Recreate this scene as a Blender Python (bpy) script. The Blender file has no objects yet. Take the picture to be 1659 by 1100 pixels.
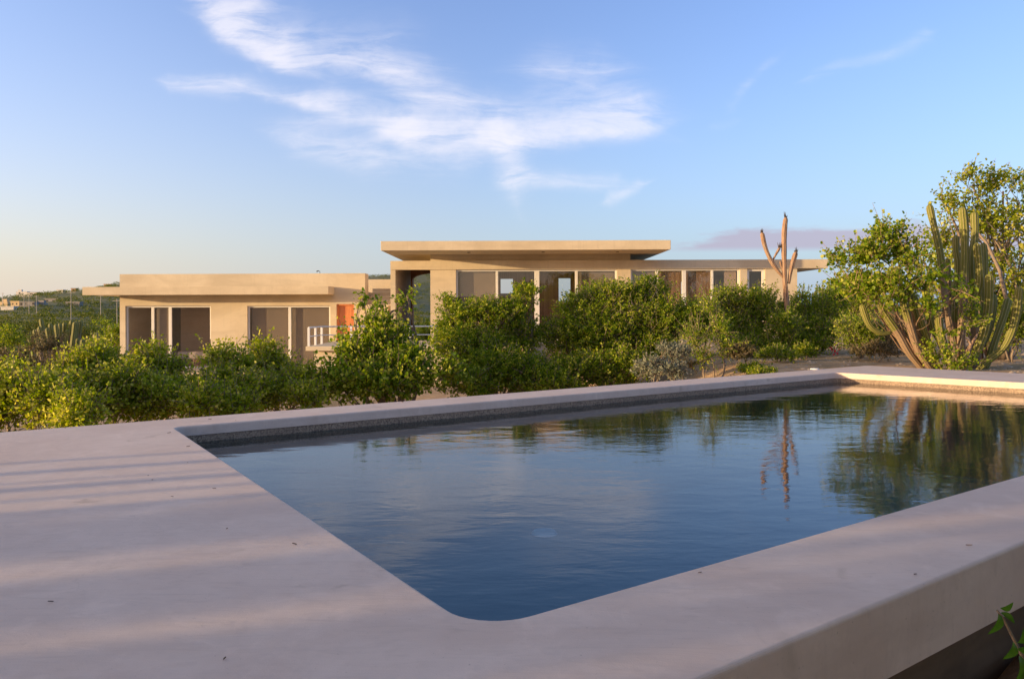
import bpy, bmesh, math, random
import numpy as np
from mathutils import Vector, Matrix, noise as mnoise
from mathutils.geometry import tessellate_polygon

S = bpy.context.scene
COL = S.collection
R = math.radians
# ------------------------------------------------------------------ camera
F, HX, HY, EYE, ROLL = 1250.0, 829.5, 504.0, 0.9, R(0.22)
cd = bpy.data.cameras.new('camera'); cam = bpy.data.objects.new('camera', cd); COL.objects.link(cam)
cd.sensor_width = 36; cd.lens = F / 1659 * 36; cd.shift_y = -(550 - HY) / 1659
cd.clip_start = 0.05; cd.clip_end = 8000
cam.matrix_world = Matrix.Translation((0, 0, EYE)) @ Matrix.Rotation(R(90), 4, 'X') @ Matrix.Rotation(-ROLL, 4, 'Z')
S.camera = cam

def ray(px, py):
    """direction (x, 1, z) seen at a photo pixel"""
    dx, dy = px - HX, HY - py
    return ((dx * math.cos(ROLL) + dy * math.sin(ROLL)) / F, (-dx * math.sin(ROLL) + dy * math.cos(ROLL)) / F)
def at(px, py, Y):
    u, v = ray(px, py)
    return Vector((u * Y, Y, EYE + v * Y))
def on(px, py, z=0.0):
    u, v = ray(px, py)
    Y = (z - EYE) / v
    return Vector((u * Y, Y, z))

# ------------------------------------------------------------------ light
SUN_AZ, SUN_EL = R(70), R(5.65)
sd = Vector((math.sin(SUN_AZ) * math.cos(SUN_EL), math.cos(SUN_AZ) * math.cos(SUN_EL), -math.sin(SUN_EL)))  # travel
sl = bpy.data.lights.new('sun', 'SUN'); sun = bpy.data.objects.new('sun', sl); COL.objects.link(sun)
sl.energy = 3.05; sl.angle = R(0.6); sl.color = (1.0, 0.70, 0.36)
sun.rotation_mode = 'QUATERNION'; sun.rotation_quaternion = sd.to_track_quat('-Z', 'Y')
S.view_settings.view_transform = 'Standard'; S.view_settings.look = 'None'
S.view_settings.gamma = 1; S.view_settings.exposure = 1.3; S.view_settings.use_curve_mapping = False
S.cycles.max_bounces = 8; S.cycles.transparent_max_bounces = 12
S.cycles.use_denoising = True

class NT:
    """short node-tree writer"""
    def __init__(s, tree): s.t = tree; s.t.nodes.clear()
    def n(s, kind, **kw):
        nd = s.t.nodes.new(kind)
        for k, v in kw.items(): setattr(nd, k, v)
        return nd
    def l(s, a, b): s.t.links.new(a, b)
    def put(s, sock, v):
        if isinstance(v, (int, float)): sock.default_value = v
        elif isinstance(v, tuple): sock.default_value = v if len(v) == len(sock.default_value) else v + (1,)
        else: s.l(v, sock)
    def m(s, op, a, b=None, c=None, clamp=False):
        nd = s.n('ShaderNodeMath', operation=op, use_clamp=clamp)
        for i, v in enumerate((a, b, c)):
            if v is not None: s.put(nd.inputs[i], v)
        return nd.outputs[0]
    def ss(s, v, a, b, o0=0.0, o1=1.0):
        nd = s.n('ShaderNodeMapRange', interpolation_type='SMOOTHSTEP')
        s.put(nd.inputs[0], v); s.put(nd.inputs[1], a); s.put(nd.inputs[2], b); s.put(nd.inputs[3], o0); s.put(nd.inputs[4], o1)
        return nd.outputs[0]
    def noise(s, vec, scale, detail=4, rough=0.5, dist=0.0, col=False):
        nd = s.n('ShaderNodeTexNoise')
        if vec is not None: s.l(vec, nd.inputs['Vector'])
        nd.inputs['Scale'].default_value = scale; nd.inputs['Detail'].default_value = detail
        nd.inputs['Roughness'].default_value = rough; nd.inputs['Distortion'].default_value = dist
        return nd.outputs['Color' if col else 'Fac']
    def mix(s, f, a, b):
        nd = s.n('ShaderNodeMix', data_type='RGBA')
        s.put(nd.inputs[0], f); s.put(nd.inputs[6], a); s.put(nd.inputs[7], b)
        return nd.outputs[2]
    def map(s, vec, loc=(0, 0, 0), rot=(0, 0, 0), sc=(1, 1, 1)):
        nd = s.n('ShaderNodeMapping'); s.l(vec, nd.inputs[0])
        nd.inputs[1].default_value = loc; nd.inputs[2].default_value = rot; nd.inputs[3].default_value = sc
        return nd.outputs[0]
    def xyz(s, x, y, z):
        nd = s.n('ShaderNodeCombineXYZ')
        s.put(nd.inputs[0], x); s.put(nd.inputs[1], y); s.put(nd.inputs[2], z)
        return nd.outputs[0]

# ------------------------------------------------------------------ sky
W = bpy.data.worlds.new('World'); S.world = W; W.use_nodes = True
w = NT(W.node_tree)
sky = w.n('ShaderNodeTexSky', sky_type='NISHITA', sun_disc=False)
sky.sun_elevation = SUN_EL
sky.sun_rotation = math.atan2(-sd.x, -sd.y)
sky.altitude = 0; sky.air_density = 1.0; sky.dust_density = 1.2; sky.ozone_density = 1.6
gen = w.n('ShaderNodeTexCoord').outputs['Generated']
sp = w.n('ShaderNodeSeparateXYZ'); w.l(gen, sp.inputs[0])
yy = w.m('MAXIMUM', sp.outputs[1], 0.05)
cu = w.m('DIVIDE', sp.outputs[0], yy); cv = w.m('DIVIDE', sp.outputs[2], yy)
front = w.ss(sp.outputs[1], 0.05, 0.3)
P0 = w.xyz(cu, cv, 0.0)
wn = w.n('ShaderNodeVectorMath', operation='MULTIPLY_ADD')
w.l(w.noise(P0, 5.5, 5, 0.55, 0, True), wn.inputs[0]); wn.inputs[1].default_value = (0.09, 0.045, 0); w.l(P0, wn.inputs[2])
off = w.n('ShaderNodeVectorMath', operation='SUBTRACT'); w.l(wn.outputs[0], off.inputs[0]); off.inputs[1].default_value = (0.045, 0.0225, 0)
P = off.outputs[0]
ps = w.n('ShaderNodeSeparateXYZ'); w.l(P, ps.inputs[0])
PU, PV = ps.outputs[0], ps.outputs[1]
def seg(ax, ay, bx, by, wlo, whi, st):
    """soft streak between two photo pixels; wlo / whi the widths below and above it"""
    (au, av), (bu, bv) = ray(ax, ay), ray(bx, by)
    L = math.hypot(bu - au, bv - av); tu, tv = (bu - au) / L, (bv - av) / L
    du = w.m('SUBTRACT', PU, au); dv = w.m('SUBTRACT', PV, av)
    s = w.m('ADD', w.m('MULTIPLY', du, tu), w.m('MULTIPLY', dv, tv))
    d = w.m('ADD', w.m('MULTIPLY', du, -tv), w.m('MULTIPLY', dv, tu))
    ex = w.m('MAXIMUM', w.m('SUBTRACT', w.m('ABSOLUTE', w.m('SUBTRACT', s, L / 2)), L / 2), 0.0)
    a = w.m('DIVIDE', w.m('MAXIMUM', d, 0.0), whi / F); b = w.m('DIVIDE', w.m('MAXIMUM', w.m('MULTIPLY', d, -1.0), 0.0), wlo / F)
    e = w.m('DIVIDE', ex, (whi + wlo) * .8 / F)
    q = w.m('ADD', w.m('ADD', a, b), e)
    return w.m('MULTIPLY', w.m('EXPONENT', w.m('MULTIPLY', w.m('MULTIPLY', q, q), -1.0)), st)
segs = [(300, -50, 375, 52, 14, 50, 1.15), (375, 52, 455, 98, 14, 46, 1.2), (455, 98, 620, 118, 16, 34, .75),
        (470, 60, 640, 95, 45, 45, .30),
        (290, 138, 392, 146, 13, 13, .75), (400, 146, 520, 182, 9, 16, .62), (520, 182, 660, 222, 16, 32, 1.05),
        (660, 222, 800, 236, 22, 50, 1.15), (800, 236, 1020, 208, 16, 50, 1.15), (640, 130, 800, 195, 24, 24, .6),
        (480, 228, 600, 262, 20, 38, .42), (600, 262, 740, 262, 26, 34, .38),
        (820, 240, 832, 292, 26, 26, .55), (826, 295, 1000, 302, 10, 15, .55), (985, 328, 1042, 302, 8, 8, .55),
        (880, 112, 960, 112, 30, 30, .28), (930, 130, 1020, 190, 34, 34, .25),
        (1180, 175, 1262, 88, 7, 9, .13), (1320, 128, 1500, 62, 10, 8, .15), (1150, 212, 1190, 198, 8, 8, .09)]
tot = 0.0
for g in segs: tot = w.m('ADD', seg(*g), tot)
Rm = w.map(P, rot=(0, 0, R(20)), sc=(1.2, 8.5, 1))
fib = w.noise(Rm, 3.4, 9, 0.6, 1.1)
fib2 = w.noise(w.map(P0, rot=(0, 0, R(32)), sc=(2.2, 8, 1)), 5, 8, 0.62, 0.8)
fm = w.m('ADD', w.m('MULTIPLY', w.ss(fib, .36, .64), .62), w.m('MULTIPLY', w.ss(fib2, .36, .66), .38))
lump = w.ss(w.noise(P, 9, 5, .6), .3, .65, .45, 1.1)
dens = w.m('MULTIPLY', w.m('MULTIPLY', tot, lump), w.m('ADD', .12, w.m('MULTIPLY', fm, 1.05)))
dens = w.m('MULTIPLY', w.m('SUBTRACT', 1.0, w.m('EXPONENT', w.m('MULTIPLY', dens, -1.45))), 1.05, clamp=True)
dens = w.m('MULTIPLY', dens, w.m('MULTIPLY', front, .86))
# low lilac cloud bank to the right
bu0, bv0 = ray(1060, 404); bu1, _ = ray(1620, 404)
bn = w.noise(w.map(P0, sc=(5, 20, 1)), 2.2, 5, 0.55)
btop = w.m('ADD', 0.091, w.m('MULTIPLY', w.m('SUBTRACT', bn, .5), .045))
btop = w.m('ADD', btop, w.m('MULTIPLY', w.ss(cu, .18, .42), .018))
bank = w.m('MULTIPLY', w.ss(w.m('SUBTRACT', btop, cv), -.004, .008), w.ss(cv, .0735, .0835))
bank = w.m('MULTIPLY', w.m('MULTIPLY', bank, w.ss(cu, .16, .25)), front)
bank2 = w.m('MULTIPLY', w.m('MULTIPLY', w.ss(cv, .098, .108), w.ss(w.m('SUBTRACT', w.m('ADD', .108, w.m('MULTIPLY', w.ss(cu, .5, .75), .04)), cv), -.004, .012)), w.m('MULTIPLY', w.ss(cu, .3, .6), front))
bank3 = w.m('MULTIPLY', w.m('MULTIPLY', w.ss(cv, .0, .05), w.ss(w.m('SUBTRACT', w.m('ADD', .062, w.m('MULTIPLY', w.m('SUBTRACT', bn, .5), .08)), cv), -.004, .02)), w.m('MULTIPLY', w.ss(cu, .3, .5), front))
# the evening haze layer near the horizon, warmer towards the sunset side
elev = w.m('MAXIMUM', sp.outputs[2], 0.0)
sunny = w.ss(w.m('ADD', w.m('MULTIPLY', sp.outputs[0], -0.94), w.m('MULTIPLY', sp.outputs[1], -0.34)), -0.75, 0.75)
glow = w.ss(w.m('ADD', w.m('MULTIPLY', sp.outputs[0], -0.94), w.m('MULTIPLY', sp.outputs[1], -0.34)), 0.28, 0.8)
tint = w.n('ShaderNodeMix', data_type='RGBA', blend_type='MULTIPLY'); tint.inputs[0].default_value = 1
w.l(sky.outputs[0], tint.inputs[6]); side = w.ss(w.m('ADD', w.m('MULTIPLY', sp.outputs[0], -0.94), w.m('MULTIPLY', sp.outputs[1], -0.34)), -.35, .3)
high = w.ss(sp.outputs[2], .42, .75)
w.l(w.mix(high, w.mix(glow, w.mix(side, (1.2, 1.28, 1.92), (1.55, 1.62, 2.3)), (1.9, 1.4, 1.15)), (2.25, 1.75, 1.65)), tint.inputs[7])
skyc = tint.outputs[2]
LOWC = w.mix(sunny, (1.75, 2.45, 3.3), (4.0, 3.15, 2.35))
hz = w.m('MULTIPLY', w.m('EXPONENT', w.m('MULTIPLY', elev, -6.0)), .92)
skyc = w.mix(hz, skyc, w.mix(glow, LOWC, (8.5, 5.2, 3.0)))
skyc = w.mix(w.m('MULTIPLY', dens, .9), skyc, (4.3, 4.1, 4.35))
skyc = w.mix(w.m('MULTIPLY', bank, .88), skyc, (2.1, 1.97, 2.5))
skyc = w.mix(w.m('MULTIPLY', bank2, .5), skyc, (3.0, 2.8, 3.3))
skyc = w.mix(w.m('MULTIPLY', bank3, .5), skyc, (2.4, 2.6, 3.4))
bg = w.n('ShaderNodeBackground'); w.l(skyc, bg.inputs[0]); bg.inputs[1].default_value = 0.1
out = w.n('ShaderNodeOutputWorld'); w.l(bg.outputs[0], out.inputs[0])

# ------------------------------------------------------------------ materials
MATS = {}
def mat(name, build):
    if name in MATS: return MATS[name]
    m = bpy.data.materials.new(name); m.use_nodes = True
    t = NT(m.node_tree); o = t.n('ShaderNodeOutputMaterial')
    sh = build(t); t.l(sh, o.inputs[0]); MATS[name] = m
    return m
def principled(t, col, rough=.8, bump=None, bstr=.3, bdist=.01, **kw):
    p = t.n('ShaderNodeBsdfPrincipled'); t.put(p.inputs['Base Color'], col); t.put(p.inputs['Roughness'], rough)
    for k, v in kw.items(): t.put(p.inputs[k.replace('_', ' ')], v)
    if bump is not None:
        b = t.n('ShaderNodeBump'); b.inputs['Strength'].default_value = bstr; b.inputs['Distance'].default_value = bdist
        t.l(bump, b.inputs['Height']); t.l(b.outputs[0], p.inputs['Normal'])
    return p.outputs[0]
def pos(t): return t.n('ShaderNodeNewGeometry').outputs['Position']
def plaster(name, c1, c2, scale=1.0, rough=.85, stain=None, bstr=.35, trowel=0, streak=0):
    def b(t):
        p = pos(t)
        n1 = t.noise(p, 1.1 * scale, 6, .62, .6); n2 = t.noise(p, 14 * scale, 5, .6); n3 = t.noise(p, 240, 3, .6)
        n4 = t.noise(t.map(p, sc=(.5, .5, 3)), 2.2 * scale, 5, .6, .3)
        c = t.mix(t.ss(n1, .34, .66), c1, c2)
        dk = tuple(x * .80 for x in c1)
        c = t.mix(t.m('MULTIPLY', t.ss(n4, .45, .75), .4), c, dk)
        c = t.mix(t.m('MULTIPLY', t.ss(n2, .52, .8), .3), c, dk)
        h = t.m('ADD', t.m('MULTIPLY', n2, .5), t.m('MULTIPLY', n3, .35))
        if streak:      # rain runs down the walls
            n5 = t.noise(t.map(p, sc=(7, 7, .25)), 2.0, 4, .6)
            c = t.mix(t.m('MULTIPLY', t.ss(n5, .52, .75), streak), c, tuple(x * .62 for x in c1))
        if trowel:      # sweeps of the trowel, hairline cracks and worn patches
            ns = t.noise(t.map(p, rot=(0, 0, .6), sc=(1, 5, 1)), 3.2, 5, .65, 1.6)
            c = t.mix(t.m('MULTIPLY', t.ss(ns, .48, .72), .22), c, tuple(x * .74 for x in c1))
            nb = t.noise(p, 3.6, 7, .7, .8)
            c = t.mix(t.m('MULTIPLY', t.ss(nb, .5, .7), .4), c, tuple(min(1, x * 1.14) for x in c2))
            sp_ = t.noise(p, 75, 2, .5)
            c = t.mix(t.ss(sp_, .69, .76, 0, .45), c, tuple(x * .55 for x in c1))
            v = t.n('ShaderNodeTexVoronoi', feature='DISTANCE_TO_EDGE'); v.inputs['Scale'].default_value = .55
            wv = t.n('ShaderNodeVectorMath', operation='MULTIPLY_ADD'); t.l(t.noise(p, 2.4, 6, .65, 0, True), wv.inputs[0]); wv.inputs[1].default_value = (.5, .5, .5); t.l(p, wv.inputs[2])
            t.l(wv.outputs[0], v.inputs['Vector'])
            ck = t.m('MULTIPLY', t.ss(v.outputs['Distance'], .0035, .0), t.ss(t.noise(p, .9, 2), .5, .6))
            c = t.mix(t.m('MULTIPLY', ck, .12), c, tuple(x * .5 for x in c1))
            h = t.m('ADD', h, t.m('MULTIPLY', ns, 1.2))
        if stain: c = t.mix(t.m('MULTIPLY', t.ss(t.noise(p, 2.3, 4, .6, 1.2), .62, .74), .5), c, stain)
        return principled(t, c, rough, h, bstr, .006)
    return mat(name, b)
def flat(name, col, rough=.5, metal=0.0, var=.12, sc=8):
    def b(t):
        n = t.noise(pos(t), sc, 4, .6)
        c = t.mix(n, tuple(x * (1 - var) for x in col), tuple(min(1, x * (1 + var)) for x in col))
        return principled(t, c, rough, n, .1, .002, Metallic=metal)
    return mat(name, b)

M_DECK = plaster('deck_plaster', (.62, .485, .415), (.70, .57, .50), 1.0, .8, stain=(.36, .28, .215), trowel=1)
M_WALL = plaster('sand_plaster', (.53, .44, .31), (.63, .535, .39), .5, .9, streak=.15)
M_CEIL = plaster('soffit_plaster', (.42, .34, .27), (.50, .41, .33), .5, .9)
M_CLAY = plaster('clay_plaster', (.40, .17, .08), (.48, .22, .11), .6, .9)
M_FRAME = flat('painted_aluminium', (.70, .68, .64), .4, 0, .05)
M_RAIL = flat('white_rail_paint', (.78, .76, .74), .4, 0, .05)
M_SHADE = flat('woven_shade', (.26, .225, .195), .9, 0, .08, 3)
M_CURTAIN = mat('brown_curtain', lambda t: principled(t, t.mix(t.ss(t.noise(t.map(pos(t), sc=(9, 9, .15)), 3, 3, .5), .35, .65), (.23, .155, .11), (.31, .215, .155)), .9))
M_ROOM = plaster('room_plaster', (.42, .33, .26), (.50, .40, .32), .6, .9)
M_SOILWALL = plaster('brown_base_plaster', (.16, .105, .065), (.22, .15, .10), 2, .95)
M_BEDLIT = plaster('lit_bedroom_plaster', (.62, .48, .37), (.70, .56, .44), .6, .9)  # room plaster lightened to imitate light on the wall behind the bed
M_SHEET = flat('bed_linen', (.62, .55, .50), .9, 0, .06)
M_BEDBASE = flat('bed_base', (.18, .11, .08), .8)
def wood(t):
    p = t.map(pos(t), sc=(14, 14, .8))
    n = t.noise(p, 2.2, 5, .6, .8)
    return principled(t, t.mix(t.ss(n, .3, .7), (.46, .15, .05), (.66, .25, .085)), .55, n, .2, .003)
M_WOOD = mat('cedar_wood', wood)
def glass(t):
    lw = t.n('ShaderNodeLayerWeight'); lw.inputs[0].default_value = .5
    fac = t.m('ADD', .055, t.m('MULTIPLY', t.m('POWER', lw.outputs['Facing'], 5.0), .8))
    tr = t.n('ShaderNodeBsdfTransparent'); tr.inputs[0].default_value = (.93, .91, .88, 1)
    gl = t.n('ShaderNodeBsdfGlossy'); gl.inputs['Roughness'].default_value = .01; gl.inputs[0].default_value = (.9, .9, .9, 1)
    mx = t.n('ShaderNodeMixShader'); t.l(fac, mx.inputs[0]); t.l(tr.outputs[0], mx.inputs[1]); t.l(gl.outputs[0], mx.inputs[2])
    return mx.outputs[0]
M_GLASS = mat('window_glass', glass)
def aggregate(t):
    p = pos(t)
    v = t.n('ShaderNodeTexVoronoi'); t.l(p, v.inputs['Vector']); v.inputs['Scale'].default_value = 95
    vc = t.n('ShaderNodeSeparateColor'); t.l(v.outputs['Color'], vc.inputs[0])
    c = t.mix(vc.outputs[0], (.14, .10, .075), (.40, .30, .22))
    c = t.mix(t.ss(t.noise(p, 3, 3), .4, .6, 0, .35), c, (.22, .16, .12))
    return principled(t, c, .8, v.outputs['Distance'], .4, .006)
M_AGG = mat('pebble_plaster', aggregate)
def basin(t):
    p = pos(t)
    n = t.noise(p, 2.0, 5, .6, .5); n2 = t.noise(p, 90, 3, .6)
    c = t.mix(n, (.018, .110, .128), (.030, .145, .165))
    c = t.mix(t.ss(n2, .45, .7, 0, .35), c, (.05, .13, .19))
    return principled(t, c, .8)
M_BASIN = mat('blue_pool_plaster', basin)
def water(t):
    p = pos(t)
    n1 = t.noise(t.map(p, rot=(0, 0, R(-8)), sc=(1, 1.9, 1)), 2.5, 3, .5, .3)
    n2 = t.noise(t.map(p, rot=(0, 0, R(-14)), sc=(1, 3.0, 1)), 13, 3, .5, .4)
    patch = t.ss(t.noise(t.map(p, sc=(.6, 1, 1)), .8, 2, .5), .35, .65, .35, 1.15)
    h = t.m('ADD', t.m('MULTIPLY', n1, 1.0), t.m('MULTIPLY', t.m('MULTIPLY', n2, .20), patch))
    b = t.n('ShaderNodeBump'); b.inputs['Strength'].default_value = 1.0; b.inputs['Distance'].default_value = .0030
    t.l(h, b.inputs['Height'])
    fr = t.n('ShaderNodeFresnel'); fr.inputs[0].default_value = 1.333; t.l(b.outputs[0], fr.inputs['Normal'])
    tr = t.n('ShaderNodeBsdfTransparent'); tr.inputs[0].default_value = (.50, .84, .98, 1)
    gl = t.n('ShaderNodeBsdfGlossy'); gl.inputs['Roughness'].default_value = .015; gl.inputs[0].default_value = (1, 1, 1, 1); t.l(b.outputs[0], gl.inputs['Normal'])
    mx = t.n('ShaderNodeMixShader'); t.l(fr.outputs[0], mx.inputs[0]); t.l(tr.outputs[0], mx.inputs[1]); t.l(gl.outputs[0], mx.inputs[2])
    return mx.outputs[0]
M_WATER = mat('pool_water_surface', water)
def soil(t):
    p = pos(t)
    n1 = t.noise(p, .35, 5, .6, .4); n2 = t.noise(p, 5, 6, .65); n3 = t.noise(p, 40, 4, .65)
    g = t.noise(p, .05, 4, .6)
    c = t.mix(t.ss(n2, .35, .65), (.38, .235, .12), (.53, .36, .20))
    c = t.mix(t.ss(n3, .55, .75, 0, .5), c, (.16, .10, .06))
    sx = t.n('ShaderNodeSeparateXYZ'); t.l(p, sx.inputs[0])
    far = t.ss(t.m('ADD', sx.outputs[1], t.m('MULTIPLY', n1, 8)), 34, 60)
    gr = t.mix(t.ss(t.noise(p, .12, 6, .7), .35, .65), (.06, .085, .02), (.16, .155, .055))
    gr = t.mix(t.ss(g, .5, .7, 0, .5), gr, (.15, .12, .065))
    c = t.mix(far, c, gr)
    c = t.mix(t.m('MULTIPLY', t.ss(n1, .52, .62), t.ss(n3, .4, .6, .2, .7)), c, t.mix(far, (.075, .085, .03), (.04, .06, .02)))
    return principled(t, c, .95, t.m('ADD', n2, t.m('MULTIPLY', n3, .5)), .6, .03)
M_SOIL = mat('dry_soil', soil)
def leafmat(name, c1, c2, c3, trans=.42, spec=.16):
    def b(t):
        g = t.n('ShaderNodeNewGeometry'); r = g.outputs['Random Per Island']
        cr = t.n('ShaderNodeValToRGB'); e = cr.color_ramp.elements
        e[0].color = c1 + (1,); e[1].color = c3 + (1,); e[0].position = 0; e[1].position = 1
        x = e.new(.5); x.color = c2 + (1,); x = e.new(.88); x.color = c3 + (1,); e[-1].color = tuple(min(.8, a_ * 1.12 + .06) for a_ in c3) + (1,)
        t.l(r, cr.inputs[0])
        lo = t.noise(g.outputs['Position'], 1.6, 3, .5)
        c = t.mix(t.ss(lo, .35, .65, 0, .45), cr.outputs[0], c1)
        p = t.n('ShaderNodeBsdfPrincipled'); t.l(c, p.inputs['Base Color']); p.inputs['Roughness'].default_value = .42
        p.inputs['Specular IOR Level'].default_value = spec
        tl = t.n('ShaderNodeBsdfTranslucent')
        hs = t.n('ShaderNodeHueSaturation'); hs.inputs['Saturation'].default_value = 1.1; hs.inputs['Value'].default_value = 1.7; t.l(c, hs.inputs['Color'])
        t.l(hs.outputs[0], tl.inputs[0])
        mx = t.n('ShaderNodeMixShader'); mx.inputs[0].default_value = trans
        t.l(p.outputs[0], mx.inputs[1]); t.l(tl.outputs[0], mx.inputs[2])
        return mx.outputs[0]
    return mat(name, b)
L_BRIGHT = leafmat('bright_leaf', (.15, .215, .009), (.29, .345, .019), (.50, .46, .09))
L_MID = leafmat('mid_leaf', (.075, .145, .008), (.20, .28, .015), (.45, .45, .07))
L_DENSE = leafmat('small_leaf', (.075, .14, .007), (.19, .265, .013), (.42, .42, .05))
L_GREY = leafmat('silver_leaf', (.13, .155, .11), (.20, .22, .165), (.32, .31, .24), .2)
L_DRY = leafmat('dry_scrub_leaf', (.09, .08, .035), (.14, .115, .05), (.19, .15, .08), .3)
L_SCRUB = leafmat('scrub_leaf', (.045, .075, .008), (.10, .13, .016), (.19, .18, .035), .3, .1)
L_SPRIG = leafmat('sprig_leaf', (.04, .10, .012), (.065, .14, .018), (.11, .17, .03), .5)
M_BARK = mat('grey_bark', lambda t: principled(t, t.mix(t.noise(pos(t), 30, 5, .6), (.13, .095, .07), (.30, .24, .19)), .9, t.noise(pos(t), 60, 4), .5, .005))
def cactus(t):
    a = t.n('ShaderNodeAttribute', attribute_name='rib').outputs['Fac']
    k = t.n('ShaderNodeAttribute', attribute_name='cork').outputs['Fac']
    p = pos(t); n = t.noise(p, 9, 4, .6); n2 = t.noise(t.map(p, sc=(1, 1, 2)), 60, 3, .6)
    c = t.mix(n, (.11, .125, .013), (.19, .185, .03))
    c = t.mix(t.m('MULTIPLY', t.ss(a, .72, 1.0), t.ss(n2, .35, .6, .4, 1)), c, (.42, .34, .20))
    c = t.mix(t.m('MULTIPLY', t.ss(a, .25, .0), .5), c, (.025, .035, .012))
    ck = t.mix(n2, (.15, .095, .06), (.33, .235, .15))
    c = t.mix(t.ss(t.m('ADD', k, t.m('MULTIPLY', t.m('SUBTRACT', n, .5), .5)), .42, .58), c, ck)
    return principled(t, c, .7, n2, .5, .006)
M_CACTUS = mat('ribbed_cactus_skin', cactus)
def deadwood(t):
    p = pos(t); n = t.noise(t.map(p, sc=(9, 9, .7)), 5, 5, .65); n2 = t.noise(p, 4, 4, .6)
    c = t.mix(t.ss(n, .3, .7), (.20, .115, .075), (.40, .27, .19))
    c = t.mix(t.ss(n2, .5, .7, 0, .6), c, (.26, .22, .19))
    return principled(t, c, .9, n, .8, .012)
M_DEAD = mat('dead_cactus_wood', deadwood)
M_CHAR = flat('dark_dead_tip', (.07, .055, .045), .9)

# ------------------------------------------------------------------ mesh helpers
class MB:
    def __init__(s): s.v = []; s.f = []
    def add(s, vs, fs):
        o = len(s.v); s.v += [tuple(x) for x in vs]; s.f += [tuple(i + o for i in f) for f in fs]; return s
    def box(s, x0, x1, y0, y1, z0, z1):
        return s.add([(x0, y0, z0), (x1, y0, z0), (x1, y1, z0), (x0, y1, z0), (x0, y0, z1), (x1, y0, z1), (x1, y1, z1), (x0, y1, z1)],
                     [(0, 3, 2, 1), (4, 5, 6, 7), (0, 1, 5, 4), (1, 2, 6, 5), (2, 3, 7, 6), (3, 0, 4, 7)])
    def tube(s, pts, rad, n=6, cap=True):
        pts = [Vector(p) for p in pts]; N = len(pts)
        if not hasattr(rad, '__len__'): rad = [rad] * N
        up = None; rings = []
        for i, p in enumerate(pts):
            t = (pts[min(i + 1, N - 1)] - pts[max(i - 1, 0)])
            if t.length < 1e-9: t = Vector((0, 0, 1))
            t.normalize()
            if up is None: up = t.orthogonal().normalized()
            a = (up - t * up.dot(t)); a = a.normalized() if a.length > 1e-6 else t.orthogonal().normalized()
            up = a; b = t.cross(a)
            rings.append([p + (a * math.cos(q) + b * math.sin(q)) * rad[i] for q in (2 * math.pi * j / n for j in range(n))])
        vs = [v for r in rings for v in r]; fs = []
        for i in range(N - 1):
            for j in range(n):
                k = (j + 1) % n
                fs.append((i * n + j, i * n + k, (i + 1) * n + k, (i + 1) * n + j))
        if cap: fs += [tuple(range(n))[::-1], tuple((N - 1) * n + j for j in range(n))]
        return s.add(vs, fs)
    def build(s, name, m, parent=None, smooth=False, bevel=0, loc=None):
        me = bpy.data.meshes.new(name); me.from_pydata(s.v, [], s.f)
        if smooth: me.polygons.foreach_set('use_smooth', [True] * len(me.polygons))
        return link(name, me, m, parent, bevel)
def link(name, me, m, parent=None, bevel=0):
    me.materials.append(m); me.update()
    o = bpy.data.objects.new(name, me); COL.objects.link(o)
    if parent is not None:
        o.parent = parent
        if parent.type == 'EMPTY' or True: o.matrix_parent_inverse = world_of(parent).inverted()
    if bevel:
        b = o.modifiers.new('bevel', 'BEVEL'); b.width = bevel; b.segments = 2; b.limit_method = 'ANGLE'
    return o
def world_of(o):
    m = o.matrix_basis.copy()
    while o.parent: m = o.parent.matrix_basis @ o.matrix_parent_inverse @ m; o = o.parent
    return m
def tag(o, label=None, cat=None, group=None, kind=None):
    for k, v in (('label', label), ('category', cat), ('group', group), ('kind', kind)):
        if v: o[k] = v
    return o
def thing(name, label, cat, loc=(0, 0, 0), group=None):
    o = bpy.data.objects.new(name, None); COL.objects.link(o); o.location = loc; o.empty_display_size = .2
    return tag(o, label, cat, group)
def copy_tree(o, parent=None):
    c = o.copy(); COL.objects.link(c)
    if parent: c.parent = parent
    for ch in list(o.children): copy_tree(ch, c)
    return c
def wall(x0, x1, z0, z1, y0, y1, holes=()):
    """a wall panel with rectangular openings, one clean shell"""
    xs = sorted({x0, x1, *[h[0] for h in holes], *[h[1] for h in holes]}); zs = sorted({z0, z1, *[h[2] for h in holes], *[h[3] for h in holes]})
    xs = [x for x in xs if x0 <= x <= x1]; zs = [z for z in zs if z0 <= z <= z1]
    nx, nz = len(xs) - 1, len(zs) - 1
    sol = [[not any(h[0] <= (xs[i] + xs[i + 1]) / 2 <= h[1] and h[2] <= (zs[k] + zs[k + 1]) / 2 <= h[3] for h in holes) for k in range(nz)] for i in range(nx)]
    S_ = lambda i, k: 0 <= i < nx and 0 <= k < nz and sol[i][k]
    m = MB()
    for i in range(nx):
        for k in range(nz):
            if not sol[i][k]: continue
            a, b, c, d = xs[i], xs[i + 1], zs[k], zs[k + 1]
            m.add([(a, y0, c), (b, y0, c), (b, y0, d), (a, y0, d)], [(0, 1, 2, 3)])
            m.add([(a, y1, c), (b, y1, c), (b, y1, d), (a, y1, d)], [(3, 2, 1, 0)])
            if not S_(i - 1, k): m.add([(a, y0, c), (a, y0, d), (a, y1, d), (a, y1, c)], [(0, 1, 2, 3)])
            if not S_(i + 1, k): m.add([(b, y0, c), (b, y1, c), (b, y1, d), (b, y0, d)], [(0, 1, 2, 3)])
            if not S_(i, k - 1): m.add([(a, y0, c), (a, y1, c), (b, y1, c), (b, y0, c)], [(0, 1, 2, 3)])
            if not S_(i, k + 1): m.add([(a, y0, d), (b, y0, d), (b, y1, d), (a, y1, d)], [(0, 1, 2, 3)])
    return m

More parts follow.
